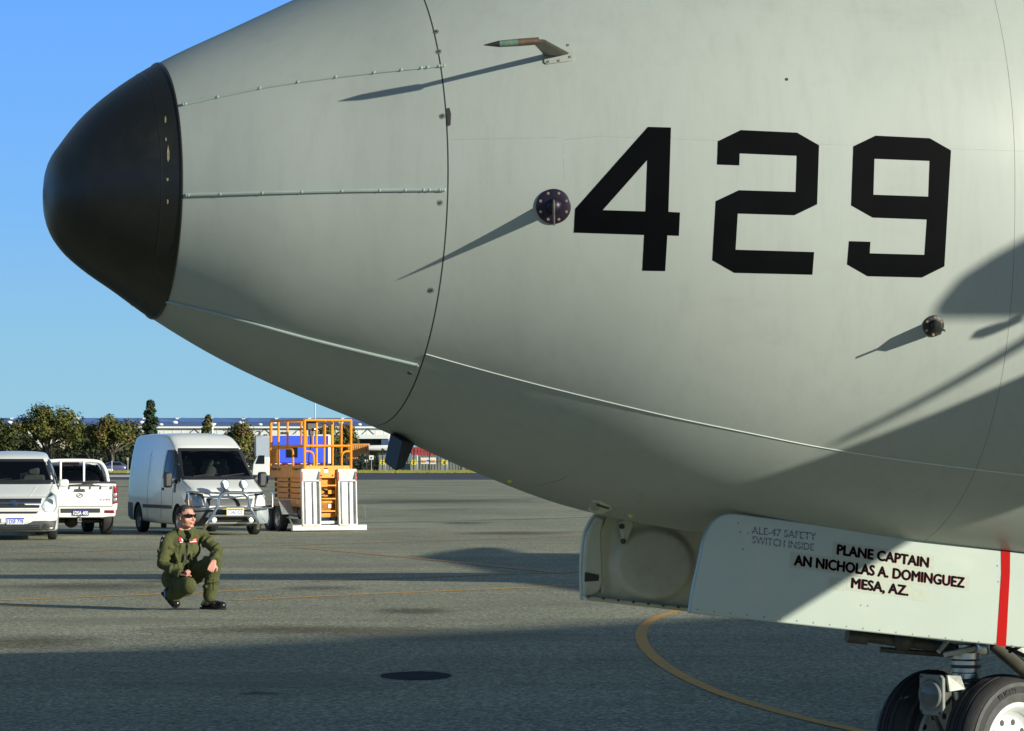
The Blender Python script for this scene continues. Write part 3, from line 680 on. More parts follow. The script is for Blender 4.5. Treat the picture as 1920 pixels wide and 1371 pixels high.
# nose gear doors
def door_poly(px, noff, th, name, m, bev=0.004, parent=None):
    mb = MB(); mb.prism([plane_hit(u, v, noff) for u, v in px], -AN * th); return apart(name, mb, m, parent, 30, bev)
DN = .75
near = curve_px([(1293, 1150), (1300, 1105), (1312, 1050), (1321, 1008), (1334, 982), (1352, 967), (1372, 963), (1400, 966)], 5)[:-1] + [(1400, 966), (1500, 979), (1700, 1008), (1920, 1038), (2140, 1066), (2140, 1236), (1880, 1211), (1700, 1193), (1500, 1172)]
nd = door_poly(near, DN, .035, 'nose_gear_door', [M['white_gear']], .006)
DH = lambda u, v: (plane_hit(u, v, DN), AN)
def dpatch(name, bm, m, lift=0.0012, step=None): return patch(name, bm, DH, m, nd, lift, 0, P0, step, None)
dpatch('red_stripe', flat_fill([[(1876.5, 1029.5), (1894, 1032), (1893.5, 1075), (1891, 1120), (1886, 1212.8), (1868, 1210.6), (1874, 1120), (1877, 1075)]]), M['red'], .0016)
def door_text(txt, p, q, hgt, m, bold=0.0, lift=0.0015, dx=0.0, slant=0.0, stencil=False):
    bm = text_bm(txt, 1.0, bold); a, b, c, d = bm_box(bm)
    if stencil:
        st = (b - a) / len(txt)
        for k in range(1):
            y = c + (d - c) * .5
            for yy in (y - .035, y + .035): bmesh.ops.bisect_plane(bm, geom=bm.verts[:] + bm.edges[:] + bm.faces[:], plane_co=(0, yy, 0), plane_no=(0, 1, 0))
            dead = [f for f in bm.faces if abs(f.calc_center_median().y - y) < .034]
            bmesh.ops.delete(bm, geom=dead, context='FACES')
    for v in bm.verts:
        s = (v.co.x - a) / (b - a); t = v.co.y / d
        v.co.x = p[0] + (q[0] - p[0]) * s + slant * t * hgt + dx; v.co.y = p[1] + (q[1] - p[1]) * s - t * hgt + dx * .6
    return dpatch('lettering', bm, m, lift)
for row in (((1568, 1039), (1741, 1064), 'PLANE CAPTAIN', 19), ((1488, 1059), (1808, 1102), 'AN NICHOLAS A. DOMINGUEZ', 19.5), ((1595, 1101.5), (1703, 1117), 'MESA, AZ.', 19)):
    (p, q, t, hh) = row
    gx = [(p[0] - 8, p[1] + 5), (q[0] + 9, q[1] + 6), (q[0] + 10, q[1] - hh - 3), (p[0] - 6, p[1] - hh - 5)]
    dpatch('decal_residue', flat_fill([gx]), M['ghost'] if t != 'PLANE CAPTAIN' else M['ghost'], .0006)
    door_text(t, p, q, hh, M['maroon'], .046, .001, .7, .07)
    door_text(t, p, q, hh, M['stencil'], .046, .0019, 0, .07)
for k, (u, v) in enumerate(((1556, 1082), (1712, 1103))):
    dpatch('decal_residue', flat_fill([[(u, v), (u + 30, v + 4), (u + 28, v + 26), (u - 2, v + 22)]]), M['ghost'], .0007)
door_text('ALE-47 SAFETY', (1409, 1000.5), (1530, 1013), 13.5, M['stencil_grey'], .012, .001, 0, .05, True)
door_text('SWITCH INSIDE', (1410, 1018.5), (1526, 1033), 13.5, M['stencil_grey'], .012, .001, 0, .05, True)
def door_screw(u, v, r=.0038):
    p = plane_hit(u, v, DN); b = MB(); b.lathe([(r, .0), (r, .0012), (0, .0014)], p, AN, 8); apart('screw', b, M['seam_light'], nd)
for k in range(20): door_screw(1308 + k * 31, 1143 + k * 3.55)
for (u, v) in ((1384, 981), (1388, 998), (1402, 1000), (1393, 1030), (1614, 1135), (1627, 1136), (1870, 1061), (1872, 1091)): door_screw(u, v)
# far door, inner face towards the camera
DF = -.75
far = curve_px([(1090, 1125), (1089, 1060), (1093, 1012), (1100, 988), (1114, 966), (1135, 950)], 5)[:-1] + [(1135, 950), (1320, 978), (1700, 1030), (2000, 1070), (2000, 1228), (1700, 1190), (1300, 1148)]
fd = door_poly(far, DF, .03, 'nose_gear_door', M['gear_inner'], .005)
def fprism(px, n0, th, name, m, bev=.004): 
    mb = MB(); mb.prism([plane_hit(u, v, n0) for u, v in px], AN * th); return apart(name, mb, m, fd, 40, bev)
fprism(curve_px([(1091, 1119), (1091, 1060), (1095, 1012), (1103, 990), (1117, 968)], 4) + [(1130, 972), (1124, 1000), (1126, 1060), (1127, 1090), (1121, 1108), (1108, 1117)], DF, .035, 'front_rim', M['gear_inner'], .012)
fprism([(1091, 1116), (1300, 1140), (1300, 1147), (1091, 1124)], DF, .05, 'bottom_rim', M['gear_inner'], .006)
for k in range(7):
    p = plane_hit(1103 + k * 28, 1119 + k * 3.3, DF + .05); b = MB(); b.lathe([(.006, 0), (.006, .01), (0, .01)], p, AN, 8); apart('bolt', b, M['gear_dark'], fd)
def dish(u, v):                              # pressed inner skin: a soft raised pan with a rolled front edge
    r2_ = ((u - 1222) / 84) ** 2 + ((v - 1058) / 76) ** 2; q_ = max(0, 1 - r2_); e_ = max(0, min(1, (1150 - u) / 26))
    k_ = min(1, q_ * 2.4); return (plane_hit(u, v, DF) + AN * (.003 + .035 * k_ * k_ * (3 - 2 * k_) + .022 * e_ * e_ * (3 - 2 * e_)), AN)
patch('inner_skin', flat_fill([[(1124, 1112), (1122, 1060), (1124, 995), (1136, 968), (1330, 988), (1330, 1141)]]), dish, M['gear_inner'], fd, 0, 0, P0, 4, 80)
fprism([(1158, 982), (1166, 974), (1176, 974), (1184, 982), (1170, 1020), (1164, 1020)], DF + .02, .04, 'hinge_bracket', M['gear_inner'], .006)
for (u, v) in ((1165, 987), (1168, 1015)):
    b = MB(); b.lathe([(.014, 0), (.014, .012), (0, .014)], plane_hit(u, v, DF + .05), AN, 12); apart('bolt', b, M['gear_dark'], fd)
fprism([(1096, 1073), (1122, 1078), (1121, 1089), (1095.5, 1091)], DF + .03, .012, 'latch', M['bay'], .002)
b = MB(); b.ball(plane_hit(1098, 1123, DF + .05), .011, 10, 8); apart('rub_button', b, M['sign_white'], fd)
# door links up into the bay
for n0, u0 in ((.7, .2), (-.7, -.6), (.7, -1.0)):
    mb = MB(); mb.tube([W(u0, n0, 1.3), W(u0 + .1, n0 * .6, 1.7)], .018, 8); apart('door_link', mb, M['gear_paint'])

# nose gear, turned to the left
GA = Vector((.62, -.785, 0)); GH = Vector((-.785, -.62, 0)); GC = Vector((2.305, 15.8, .338))
ST = GC + GH * .1; ST.z = 0
GC.x -= .06
def wheel(c):
    b = MB(); prof = [(.222, -.085), (.235, -.098), (.275, -.108), (.315, -.098), (.338, -.078), (.351, -.052), (.352, -.047), (.346, -.044), (.346, -.04), (.354, -.036), (.356, -.014), (.35, -.011), (.35, -.007), (.356, -.004), (.356, .004), (.35, .007), (.35, .011), (.356, .014), (.354, .036), (.346, .04), (.346, .044), (.352, .047), (.351, .052), (.338, .078), (.315, .098), (.275, .108), (.235, .098), (.222, .085)]
    b.lathe([(r * .995, h) for r, h in prof], c, GA, 72, closed=True); wh = apart('wheel', b, M['rubber'], None, 30)
    b = MB(); b.lathe([(.225, .0975), (.262, .1075), (.318, .0985), (.318, .0965), (.262, .105), (.225, .095)], c, GA, 72, closed=True); apart('sidewall', b, M['sidewall'], wh)
    b = MB(); b.lathe([(.0, .05), (.05, .052), (.055, .045), (.075, .028), (.15, .026), (.178, .05), (.19, .088), (.205, .1), (.222, .098), (.226, .085), (.222, -.085), (.0, -.085)], c, GA, 64); apart('rim', b, M['white_rim'], wh)
    a = GA.cross(Z).normalized()
    for k in range(10):
        t = 6.283 * k / 10; b = MB(); b.lathe([(.016, .026), (.016, .0275), (0, .0275)], c + (a * math.cos(t) + Z * math.sin(t)) * .125, GA, 12); apart('rim_hole', b, M['bay'], wh)
    bm = text_bm('FLIGHT', .042, .0008); x0, x1, _, _ = bm_box(bm)
    right = Z.cross(GA).normalized() * -1
    if right.x < 0: right = -right
    def fn(x, y):
        r = .268 + y; t = math.pi / 2 + .52 - (x - x0) / .29
        return (c + (right * math.cos(t) + Z * math.sin(t)) * r + GA * .1072, GA)
    patch('lettering', bm, fn, M['rubber'], wh, .0015, 0, P0, None, None)
wheel(GC + GA * .235); wheel(GC - GA * .225)
b = MB(); b.tube([GC - GA * .3, GC + GA * .3], .045, 16); apart('axle', b, M['gear_paint'])
b = MB(); b.lathe([(.055, .28), (.07, .33), (.072, .42), (.07, .5), (.068, .56)], ST, Z, 32); apart('fork_casting', b, M['gear_dark'])
b = MB(); b.lathe([(.072, .56), (.074, .575), (.074, .6), (.07, .605), (.07, .66), (.0735, .665), (.0735, .69), (.07, .695), (.07, .75), (.078, .76), (.078, .79), (.07, .8), (.07, .83), (0, .83)], ST, Z, 36); apart('piston', b, M['steel'], None, 25)
for zz in (.625, .645, .715): 
    b = MB(); b.lathe([(.0715, zz), (.0745, zz + .004), (.0745, zz + .012), (.0715, zz + .016)], ST, Z, 36); apart('piston_ring', b, M['gear_dark'])
b = MB(); b.lathe([(.085, .83), (.105, .84), (.105, .9), (.1, .92), (.1, 1.9), (0, 1.9)], ST, Z, 32); apart('strut_cylinder', b, M['gear_paint'])
mb = MB(); mb.prism([at(1768, 1224, 15.55), at(1831, 1211, 15.6), at(1833, 1220, 15.6), at(1770, 1233, 15.55)], (.03, .2, 0)); apart('torque_link', mb, M['gear_paint'], bevel=.004)
b = MB(); b.lathe([(.0, -.03), (.028, -.03), (.034, -.02), (.034, .02), (.028, .03), (0, .03)], at(1842, 1216, 15.6), Z, 16); apart('link_pin', b, M['steel'])
def bar(name, a, c_, r, m, n=10):
    mb = MB(); mb.tube([a, c_], r, n); return apart(name, mb, m)
bar('steering_cylinder', at(1588, 1192, 15.6), at(1625, 1196, 15.62), .035, M['gear_dark'], 14)
bar('steering_cylinder', at(1618, 1193, 15.62), at(1790, 1216, 15.7), .028, M['gear_dark'], 14)
b = MB(); b.ball(at(1694, 1203, 15.62), .05, 14, 10); apart('joint', b, M['gear_dark'])
bar('hydraulic_pipe', at(1650, 1218, 15.7), at(1780, 1228, 15.75), .014, M['gear_dark'])
bar('hydraulic_pipe', at(1760, 1222, 15.55), at(1778, 1200, 15.6), .012, M['gear_paint'])
bar('drag_brace', at(1860, 1200, 15.95), at(2010, 1330, 16.4), .045, M['gear_dark'])
bar('drag_brace', at(1890, 1200, 15.8), at(1975, 1275, 16.0), .03, M['gear_paint'])
bar('hydraulic_pipe', at(1888, 1214, 15.6), at(1925, 1232, 15.7), .01, M['black'])
bar('hydraulic_pipe', at(1893, 1222, 15.6), at(1926, 1206, 15.7), .009, M['black'])
# taxi lamp
LC = at(1751, 1303, 15.56); b = MB(); gs = GA
def lq(a_, b_, d): return LC + gs * a_ + Z * b_ + GH * d
b.prism([lq(x, y, 0) for x, y in ((-.075, .1), (.06, .1), (.078, .082), (.078, -.07), (.058, -.098), (-.055, -.098), (-.078, -.075), (-.078, .085))], GH * .02)
tl = apart('taxi_lamp', b, M['lamp_grey'], None, 30, .004)
b = MB(); b.lathe([(.07, .018), (.075, .03), (.069, .036), (.066, .03)], LC, GH, 36); apart('bezel', b, M['lamp_grey'], tl)
b = MB(); b.lathe([(.0, -.05), (.02, -.048), (.045, -.03), (.062, 0.0), (.067, .026)], LC, GH, 36); apart('reflector', b, mat('lamp_mirror', (.9, .9, .88), .1, 1.0), tl, 60)
b = MB(); b.lathe([(.067, .027), (.05, .034), (.03, .038), (0, .04)], LC, GH, 36); apart('lens', b, M['lamp_glass'], tl, 60)
b = MB(); b.lathe([(.07, 0), (.062, -.06), (.03, -.08), (0, -.08)], LC, GH, 24); apart('housing', b, M['gear_dark'], tl)
for (a_, b_) in ((-.064, .086), (.064, .084), (-.064, -.08), (.058, -.085)):
    s_ = MB(); s_.lathe([(.006, .02), (.006, .0235), (0, .0235)], lq(a_, b_, 0), GH, 8); apart('bolt', s_, M['black'], tl)
mb = MB(); mb.prism([lq(.07, .1, -.01), lq(.1, .095, -.07), lq(.1, .03, -.1), lq(.075, .02, -.02)], GA * .012); apart('bracket', mb, M['gear_paint'], tl)
mb = MB(); mb.tube([lq(-.02, -.095, -.02), lq(.01, -.3, -.12)], [.012, .012], 8); apart('bracket', mb, M['gear_dark'], tl)

# port engine nacelle out of view, plus added plates that shade fuselage and door
tipN = hit(1752, 597)[0] + TO_SUN * 6.2
mb = MB(); vv = []; K = 24; st = [(0, .01), (.03, .1), (.1, .19), (.22, .27), (.42, .38), (.8, .6), (1.4, .85), (2.6, 1.0), (5.0, .9)]
for s_, hh in st: vv += [tipN + AT * s_ + AN * (hh * .5 * math.cos(6.283 * j / K)) + Z * (hh * .5 + hh * .5 * math.sin(6.283 * j / K)) for j in range(K)]
mb.add(vv, [(i * K + j, i * K + (j + 1) % K, (i + 1) * K + (j + 1) % K, (i + 1) * K + j) for i in range(len(st) - 1) for j in range(K)] + [list(range(K)), list(range((len(st) - 1) * K, len(st) * K))])
nac = apart('engine_nacelle', mb, M['skin'])
def to_plane(p, n0): return p + TO_SUN * ((n0 - lateral(p)) / TO_SUN.dot(AN))
def cast(u, v, n0, door=False): return to_plane(plane_hit(u, v, DN) if door else hit(u, v)[0], n0)
pn = 4.0
dd = lambda u, v: cast(u, v, pn, True)
ff = lambda u, v: cast(u, v, pn)
def far_pt(a, b, k): return a + (b - a) * k
A1, A2 = ff(1600, 836), ff(1915, 706)
pl = [far_pt(A2, A1, 1.35), A1, A2, far_pt(A1, A2, 1.9), far_pt(dd(1465, 1165), dd(1690, 1025), 2.6), dd(1690, 1025), dd(1465, 1165), dd(1440, 1184), dd(1262, 1172), dd(1262, 980)]
mb = MB(); mb.prism(pl, AN * .08); apart('shade_plate', mb, M['black'])  # added plate whose outline throws the broad shadow on fuselage and door
B1, B2 = cast(1575, 832, 5.5), cast(1900, 664, 5.5)
mb = MB(); mb.prism([p + Z * dz for p, dz in ((far_pt(B2, B1, 1.0), .0), (B2, .0), (far_pt(B1, B2, 2), 0), (far_pt(B1, B2, 2), .06), (B2, .05), (B1, .03))], AN * .04); apart('shade_plate', mb, M['black'])  # added strip for the thin band of shadow above it
mb = MB(); mb.prism([cast(u, v, 3.2) for u, v in ((1838, 627), (1850, 612), (1872, 606), (1897, 602), (1915, 590), (1915, 604), (1880, 620), (1860, 627))], AN * .05); apart('small_shade_plate', mb, M['skin'])  # added plate cut to a small shadow on the fuselage
#@@REST

# ================================================================== VEHICLES
def section(zb, w, zbelt, zr, wr, sill=.1):
    g = lambda t: w + (wr - w) * t
    return [(w * .8, zb), (w - .02, zb + .02), (w, zb + sill), (w, zb + (zbelt - zb) * .55), (w - .012, zbelt), (g(.42), zbelt + (zr - zbelt) * .5), (wr, zr - .1 * min(1, (zr - zbelt) / .3)), (wr - .03, zr - .04), (wr * .78, zr), (0, zr + .018)]
def loft_cage(st):
    mb = MB(); vv = []; k = None
    for x, pts in st:
        ring = [(x, y, z) for y, z in pts] + [(x, -y, z) for y, z in reversed(pts) if y > 1e-6]
        k = len(ring); vv += ring
    fs = [(i * k + j, i * k + (j + 1) % k, (i + 1) * k + (j + 1) % k, (i + 1) * k + j) for i in range(len(st) - 1) for j in range(k)]
    n = len(st)
    h = (k - 1) // 2
    for b in (0, (n - 1) * k):               # end caps as strips across
        fs += [(b + j, b + j + 1, b + k - 2 - j, b + k - 1 - j) for j in range(h)] if k % 2 == 0 else [(b + j, b + j + 1, b + k - 2 - j, b + k - 1 - j) for j in range(h - 0) if j + 1 < k - 2 - j] + [(b + h - 1, b + h, b + h + 1)]
    mb.add(vv, [f for f in fs if len(set(f)) > 2]); return mb
class Veh:
    def __init__(s, name, label, cat, loc, rz, group=None): s.root = thing(name, label, cat, loc, rz, group)
    def shell(s, st, m, cuts=(), name='body', sub=2, inner='cabin'):
        o = link('cage', mesh_from(loft_cage(st), 'cage', [m, M[inner]]))
        if sub: sm = o.modifiers.new('s', 'SUBSURF'); sm.levels = sub; sm.render_levels = sub
        me = bake(o); o.modifiers.clear(); o.data = me; s.bvh = bvh_of(me)
        for c in cuts:
            c.cur = 1; c.mi = [1] * len(c.f)
            k = link('cutter', mesh_from(c, 'cutter', [m, M[inner]])); b = o.modifiers.new('b', 'BOOLEAN'); b.object = k; b.solver = 'EXACT'
            me = bake(o); o.modifiers.clear(); o.data = me; bpy.data.objects.remove(k)
        shade(o.data, 32); o.name = name; o.data.name = name; o.parent = s.root; s.body = o; return o
    def rc(s, o, d):
        r = s.bvh.ray_cast(Vector(o), Vector(d))
        if r[0] is None: return None
        n = r[1]; n = -n if n.dot(Vector(d)) > 0 else n
        return (r[0], n)
    def front(s, y, z): return s.rc((9, y, z), (-1, 0, 0))
    def rear(s, y, z): return s.rc((-9, -y, z), (1, 0, 0))
    def right(s, x, z): return s.rc((x, -9, z), (0, 1, 0))
    def left(s, x, z): return s.rc((x, 9, z), (0, -1, 0))
    def p(s, name, loops, fn, m, lift=.006, skirt=.006, step=.12, parent=None):
        bm = flat_fill(loops) if not isinstance(loops, bmesh.types.BMesh) else loops
        return patch(name, bm, fn, m, parent or s.root, lift, skirt, step=step, smooth=40)
    def o(s, name, mb, m, parent=None, smooth=40, bevel=0): return obj(name, mb, m, parent or s.root, smooth=smooth, bevel=bevel)
    def wheel(s, x, y, r=.33, wd=.21):
        sg = 1 if y > 0 else -1; ax = Vector((0, sg, 0)); c = Vector((x, y, r)); b = MB()
        b.lathe([(r * .6, -wd / 2), (r * .85, -wd / 2), (r * .97, -wd * .42), (r, -wd * .28), (r, wd * .28), (r * .97, wd * .42), (r * .85, wd / 2), (r * .62, wd / 2)], c, ax, 32, closed=True)
        t = s.o('wheel', b, M['rubber']); b = MB()
        b.lathe([(0, wd * .25), (r * .18, wd * .28), (r * .3, wd * .12), (r * .5, wd * .2), (r * .58, wd * .4), (r * .64, wd * .46), (r * .64, -wd * .4), (0, -wd * .4)], c, ax, 24); s.o('rim', b, M['hub'], t)
        for k in range(5):
            a = 6.283 * k / 5; q = c + Vector((math.cos(a), 0, math.sin(a))) * r * .42; b = MB()
            b.lathe([(r * .075, wd * .2), (r * .075, wd * .212), (0, wd * .212)], q, ax, 8); s.o('rim_hole', b, M['black'], t)
    def plate(s, c, right, up, txt, dark=False, frame=False, w=.372, h=.134):
        c = Vector(c); right = Vector(right).normalized(); up = Vector(up).normalized(); nrm = right.cross(up); b = MB()
        def q(x, y, d=0): return c + right * x + up * y + nrm * d
        if frame: b.prism([q(-w / 2 - .018, -h / 2 - .018), q(w / 2 + .018, -h / 2 - .018), q(w / 2 + .018, h / 2 + .018), q(-w / 2 - .018, h / 2 + .018)], nrm * .006); fr = s.o('plate_frame', b, M['plate_yellow']); b = MB()
        b.prism([q(-w / 2, -h / 2, .002), q(w / 2, -h / 2, .002), q(w / 2, h / 2, .002), q(-w / 2, h / 2, .002)], nrm * .009)
        pl = s.o('number_plate', b, M['plate_dark' if dark else 'plate_white'])
        fn = lambda x, y: (q(x, y, .011), nrm)
        if not dark: patch('plate_band', flat_fill([[(-w / 2, h / 2 - .026), (w / 2, h / 2 - .026), (w / 2, h / 2), (-w / 2, h / 2)]]), fn, M['plate_blue'], pl, .001, smooth=None)
        patch('lettering', fit_text(txt, -w * .45, w * .45, -h * .4, h * .26, .02), fn, M['sign_white' if dark else 'plate_blue'], pl, .002, smooth=None)
def wheel_cut(x, r, ya, yb):
    c = MB(); c.lathe([(0, ya), (r, ya), (r, yb), (0, yb)], (x, 0, .33), (0, 1, 0), 32); return c

# ---- tall white panel van with bull bar
HV = R(-90 + 22.5)
hd = Vector((math.cos(HV), math.sin(HV), 0))
fc = at(431, 862, 73.2); vo_ = Vector((fc.x, fc.y, 0)) - hd * 2.62
V = Veh('panel_van', 'high roofed white panel van with chrome bull bar and two spotlights', 'van', vo_, HV)
st = [(2.66, section(.42, .70, .55, .66, .66)), (2.64, section(.34, .82, .6, .78, .72)), (2.55, section(.26, .93, .68, .99, .80)), (2.36, section(.22, .972, .84, 1.1, .85)), (1.86, section(.22, .985, 1.0, 1.27, .88)), (1.76, section(.22, .985, 1.04, 1.31, .88)),
      (1.66, section(.22, .985, 1.08, 1.37, .875)), (1.02, section(.22, .985, 1.18, 1.98, .82)), (.93, section(.22, .985, 1.2, 2.05, .82)), (.82, section(.22, .985, 1.2, 2.1, .82)), (.42, section(.22, .985, 1.2, 2.29, .80)), (.1, section(.22, .985, 1.2, 2.345, .80)), (-.6, section(.24, .985, 1.2, 2.36, .80)),
      (-2.2, section(.26, .985, 1.2, 2.35, .80)), (-2.45, section(.27, .975, 1.2, 2.33, .79)), (-2.55, section(.3, .94, 1.2, 2.27, .76)), (-2.58, section(.36, .88, 1.2, 2.2, .72))]
cab = MB(); cab.prism([(.35, -.8, .95), (1.05, -.8, .95), (1.62, -.8, 1.2), (1.72, -.8, 1.3), (1.02, -.76, 1.98), (.35, -.76, 1.98)], (0, 1.56, 0))
ws = MB(); ws.prism([(2.4, -.82, 1.335), (2.4, .82, 1.335), (2.4, .715, 1.955), (2.4, -.715, 1.955)], (-1.6, 0, 0))
sw = MB(); sw.prism([(1.45, -1.1, 1.36), (.55, -1.1, 1.36), (.58, -1.1, 1.9), (1.03, -1.1, 1.9)], (0, 2.2, 0))
cuts = [wheel_cut(1.74, .4, .62, 1.2), wheel_cut(1.74, .4, -1.2, -.62), wheel_cut(-1.56, .4, .62, 1.2), wheel_cut(-1.56, .4, -1.2, -.62), cab, ws, sw]
V.shell(st, M['car_white'], cuts)
V.p('windscreen_surround', [[(-.93, 1.27), (.93, 1.27), (.8, 2.0), (-.8, 2.0)], [(-.8, 1.35), (.8, 1.35), (.695, 1.935), (-.695, 1.935)]], V.front, M['black'], .008, .01)
V.p('windscreen', [[(-.81, 1.34), (.81, 1.34), (.705, 1.945), (-.705, 1.945)]], V.front, M['tint'], .004, 0)
for fn, nm in ((V.right, 'side_window'), (V.left, 'side_window')):
    V.p(nm, [[(1.45, 1.36), (.55, 1.36), (.58, 1.9), (1.03, 1.9)]], fn, M['tint'], .003, 0)
    V.p('window_seal', [[(1.72, 1.22), (1.5, 1.16), (1.42, 1.3), (.48, 1.3), (.51, 1.96), (1.06, 1.96)], [(1.45, 1.36), (.55, 1.36), (.58, 1.9), (1.03, 1.9)]], fn, M['black'], .006, .006)
    V.p('quarter_glass', [[(1.22, 1.37), (1.25, 1.37), (1.1, 1.88), (1.07, 1.88)]], fn, M['black'], .008, .004)
    V.p('side_moulding', [[(1.28, .6), (-1.1, .6), (-1.1, .68), (1.28, .68)]], fn, M['grey_bumper'], .014, .014, .3)
    V.p('sill_trim', [[(-2.02, .34), (-2.5, .38), (-2.5, .72), (-2.04, .7)]], fn, M['grey_bumper'], .012, .012, .3)
    for x in (1.32, .42, -.75): V.p('door_gap', [[(x, .36), (x + .022, .36), (x + .022, 1.34 if x > 1 else 1.95), (x, 1.34 if x > 1 else 1.95)]], fn, M['seam'], .0015, 0, .2)
    V.p('roof_gutter', [[(.9, 1.985), (-2.4, 1.985), (-2.4, 2.01), (.9, 2.01)]], fn, M['car_silver'], .008, .008, .3)
    V.p('body_crease', [[(1.2, 1.12), (-2.4, 1.12), (-2.4, 1.135), (1.2, 1.135)]], fn, M['car_silver'], .005, .005, .3)
    V.p('swage_panel', [[(.2, 1.3), (-.68, 1.3), (-.68, 1.86), (.2, 1.86)], [(.16, 1.34), (-.64, 1.34), (-.64, 1.82), (.16, 1.82)]], fn, M['car_silver'], .004, .004, .3)
    V.p('swage_panel', [[(-.85, 1.3), (-2.3, 1.3), (-2.3, 1.86), (-.85, 1.86)], [(-.89, 1.34), (-2.26, 1.34), (-2.26, 1.82), (-.89, 1.82)]], fn, M['car_silver'], .004, .004, .3)
    V.p('door_handle', [[(.62, 1.02), (.5, 1.02), (.5, 1.08), (.62, 1.08)]], fn, M['black'], .03, .03)
    V.p('badge', [[(1.56, .98), (1.42, .98), (1.42, 1.18), (1.56, 1.18)]], fn, M['black'], .01, .01)
bmp = [[(-.93, .24), (.93, .24), (.96, .5), (.95, .63), (.6, .64), (.55, .6), (-.55, .6), (-.6, .64), (-.95, .63), (-.96, .5)]]
V.p('bumper', bmp, V.front, M['grey_bumper'], .03, .03)
V.p('bumper_corner', [[(.62, .3), (.93, .3), (.95, .6), (.62, .62)]], V.front, M['mid_grey'], .036, .006)
V.p('grille', [[(-.5, .68), (.5, .68), (.56, .84), (-.56, .84)]], V.front, M['black'], .01, .01)
V.p('grille_lip', [[(-.6, .85), (.6, .85), (.6, .9), (-.6, .9)]], V.front, M['car_white'], .025, .025)
V.p('lower_intake', [[(-.5, .36), (.5, .36), (.5, .52), (-.5, .52)]], V.front, M['black'], .036, .006)
for sg in (1, -1):
    hl = V.p('headlight', [[(sg * a, b) for a, b in ((.6, .68), (.9, .66), (.945, .78), (.9, .96), (.66, .92))]], V.front, M['reflector'], .006, .006)
    V.p('lens', [[(sg * a, b) for a, b in ((.6, .68), (.9, .66), (.945, .78), (.9, .96), (.66, .92))]], V.front, M['lamp_glass'], .014, .008, parent=hl)
    V.p('headlight_bezel', [[(sg * a, b) for a, b in ((.57, .65), (.93, .63), (.96, .79), (.91, .99), (.62, .95))], [(sg * a, b) for a, b in ((.61, .69), (.89, .67), (.93, .78), (.89, .945), (.67, .905))]], V.front, M['black'], .012, .012, parent=hl)
    V.p('indicator', [[(sg * a, b) for a, b in ((.87, .68), (.94, .7), (.95, .8), (.9, .93))]], V.front, M['amber'], .012, .006, parent=hl)
V.wheel(1.74, .86, .335); V.wheel(1.74, -.86, .335); V.wheel(-1.56, .86, .335); V.wheel(-1.56, -.86, .335)
for sg in (1, -1):
    mb = MB(); mb.box((1.5, sg * 1.14, 1.27), (.16, .2, .36)); V.o('mirror', mb, M['black'], bevel=.05)
    mb = MB(); mb.tube([(1.48, sg * .93, 1.25), (1.5, sg * 1.08, 1.2)], .035, 8); V.o('mirror_arm', mb, M['black'])
for y in (-.42, .1, .42):
    mb = MB(); mb.box((.62, y, 1.33), (.12, .4, .5)); mb.box((.62, y, 1.66), (.1, .26, .18)); V.o('seat', mb, M['seat'], bevel=.05)
mb = MB(); mb.box((1.5, 0, 1.16), (.3, 1.5, .2)); V.o('dashboard', mb, M['cabin'], bevel=.04)
mb = MB(); mb.lathe([(.17, -.012), (.19, 0), (.17, .012)], (1.3, -.4, 1.36), (.6, 0, .8), 24, closed=True); V.o('steering_wheel', mb, M['black'])
mb = MB(); mb.box((1.03, .05, 1.86), (.03, .24, .07)); V.o('rear_view_mirror', mb, M['black'], bevel=.015)
for a, b in (((-.6, 1.335), (.0, 1.4)), ((.05, 1.335), (.65, 1.4))):
    mb = MB(); q1 = V.front(*a); q2 = V.front(*b); mb.tube([q1[0] + q1[1] * .02, q2[0] + q2[1] * .02], .012, 6); V.o('wiper', mb, M['black'])
V.p('hood_gap', [[(-.78, .985), (.78, .985), (.78, .995), (-.78, .995)]], V.front, M['seam'], .002, 0)
V.p('hood_gap', [[(.8, .99), (.812, .99), (.87, 1.27), (.858, 1.27)]], V.front, M['seam'], .002, 0)
V.p('hood_gap', [[(-.8, .99), (-.812, .99), (-.87, 1.27), (-.858, 1.27)]], V.front, M['seam'], .002, 0)
def rnd(pts, k=6): return [tuple(p) for p in [Vector(q) for q in pts]]
def bend3(px, k=6):
    out = []; px = [Vector(p) for p in px]
    for i in range(len(px) - 1):
        p0, p1, p2, p3 = px[max(i - 1, 0)], px[i], px[i + 1], px[min(i + 2, len(px) - 1)]
        for j in range(k):
            t = j / k; out.append(.5 * (2 * p1 + (p2 - p0) * t + (2 * p0 - 5 * p1 + 4 * p2 - p3) * t * t + (3 * p1 - p0 - 3 * p2 + p3) * t**3))
    return out + [px[-1]]
mb = MB(); mb.tube(bend3([(2.72, -.64, .16), (2.86, -.6, .3), (2.9, -.48, .5), (2.9, -.38, .68), (2.9, -.33, .88), (2.9, -.24, .965), (2.9, -.1, .98), (2.9, .1, .98), (2.9, .24, .965), (2.9, .33, .88), (2.9, .38, .68), (2.9, .48, .5), (2.86, .6, .3), (2.72, .64, .16)]), .038, 12)
bar_ = V.o('bull_bar', mb, M['chrome'])
for pts in (bend3([(2.9, -.4, .62), (2.9, -.2, .645), (2.9, .2, .645), (2.9, .4, .62)]), [(2.9, -.5, .46), (2.9, .5, .46)]):
    mb = MB(); mb.tube(pts, .03, 10); V.o('cross_tube', mb, M['chrome'], bar_)
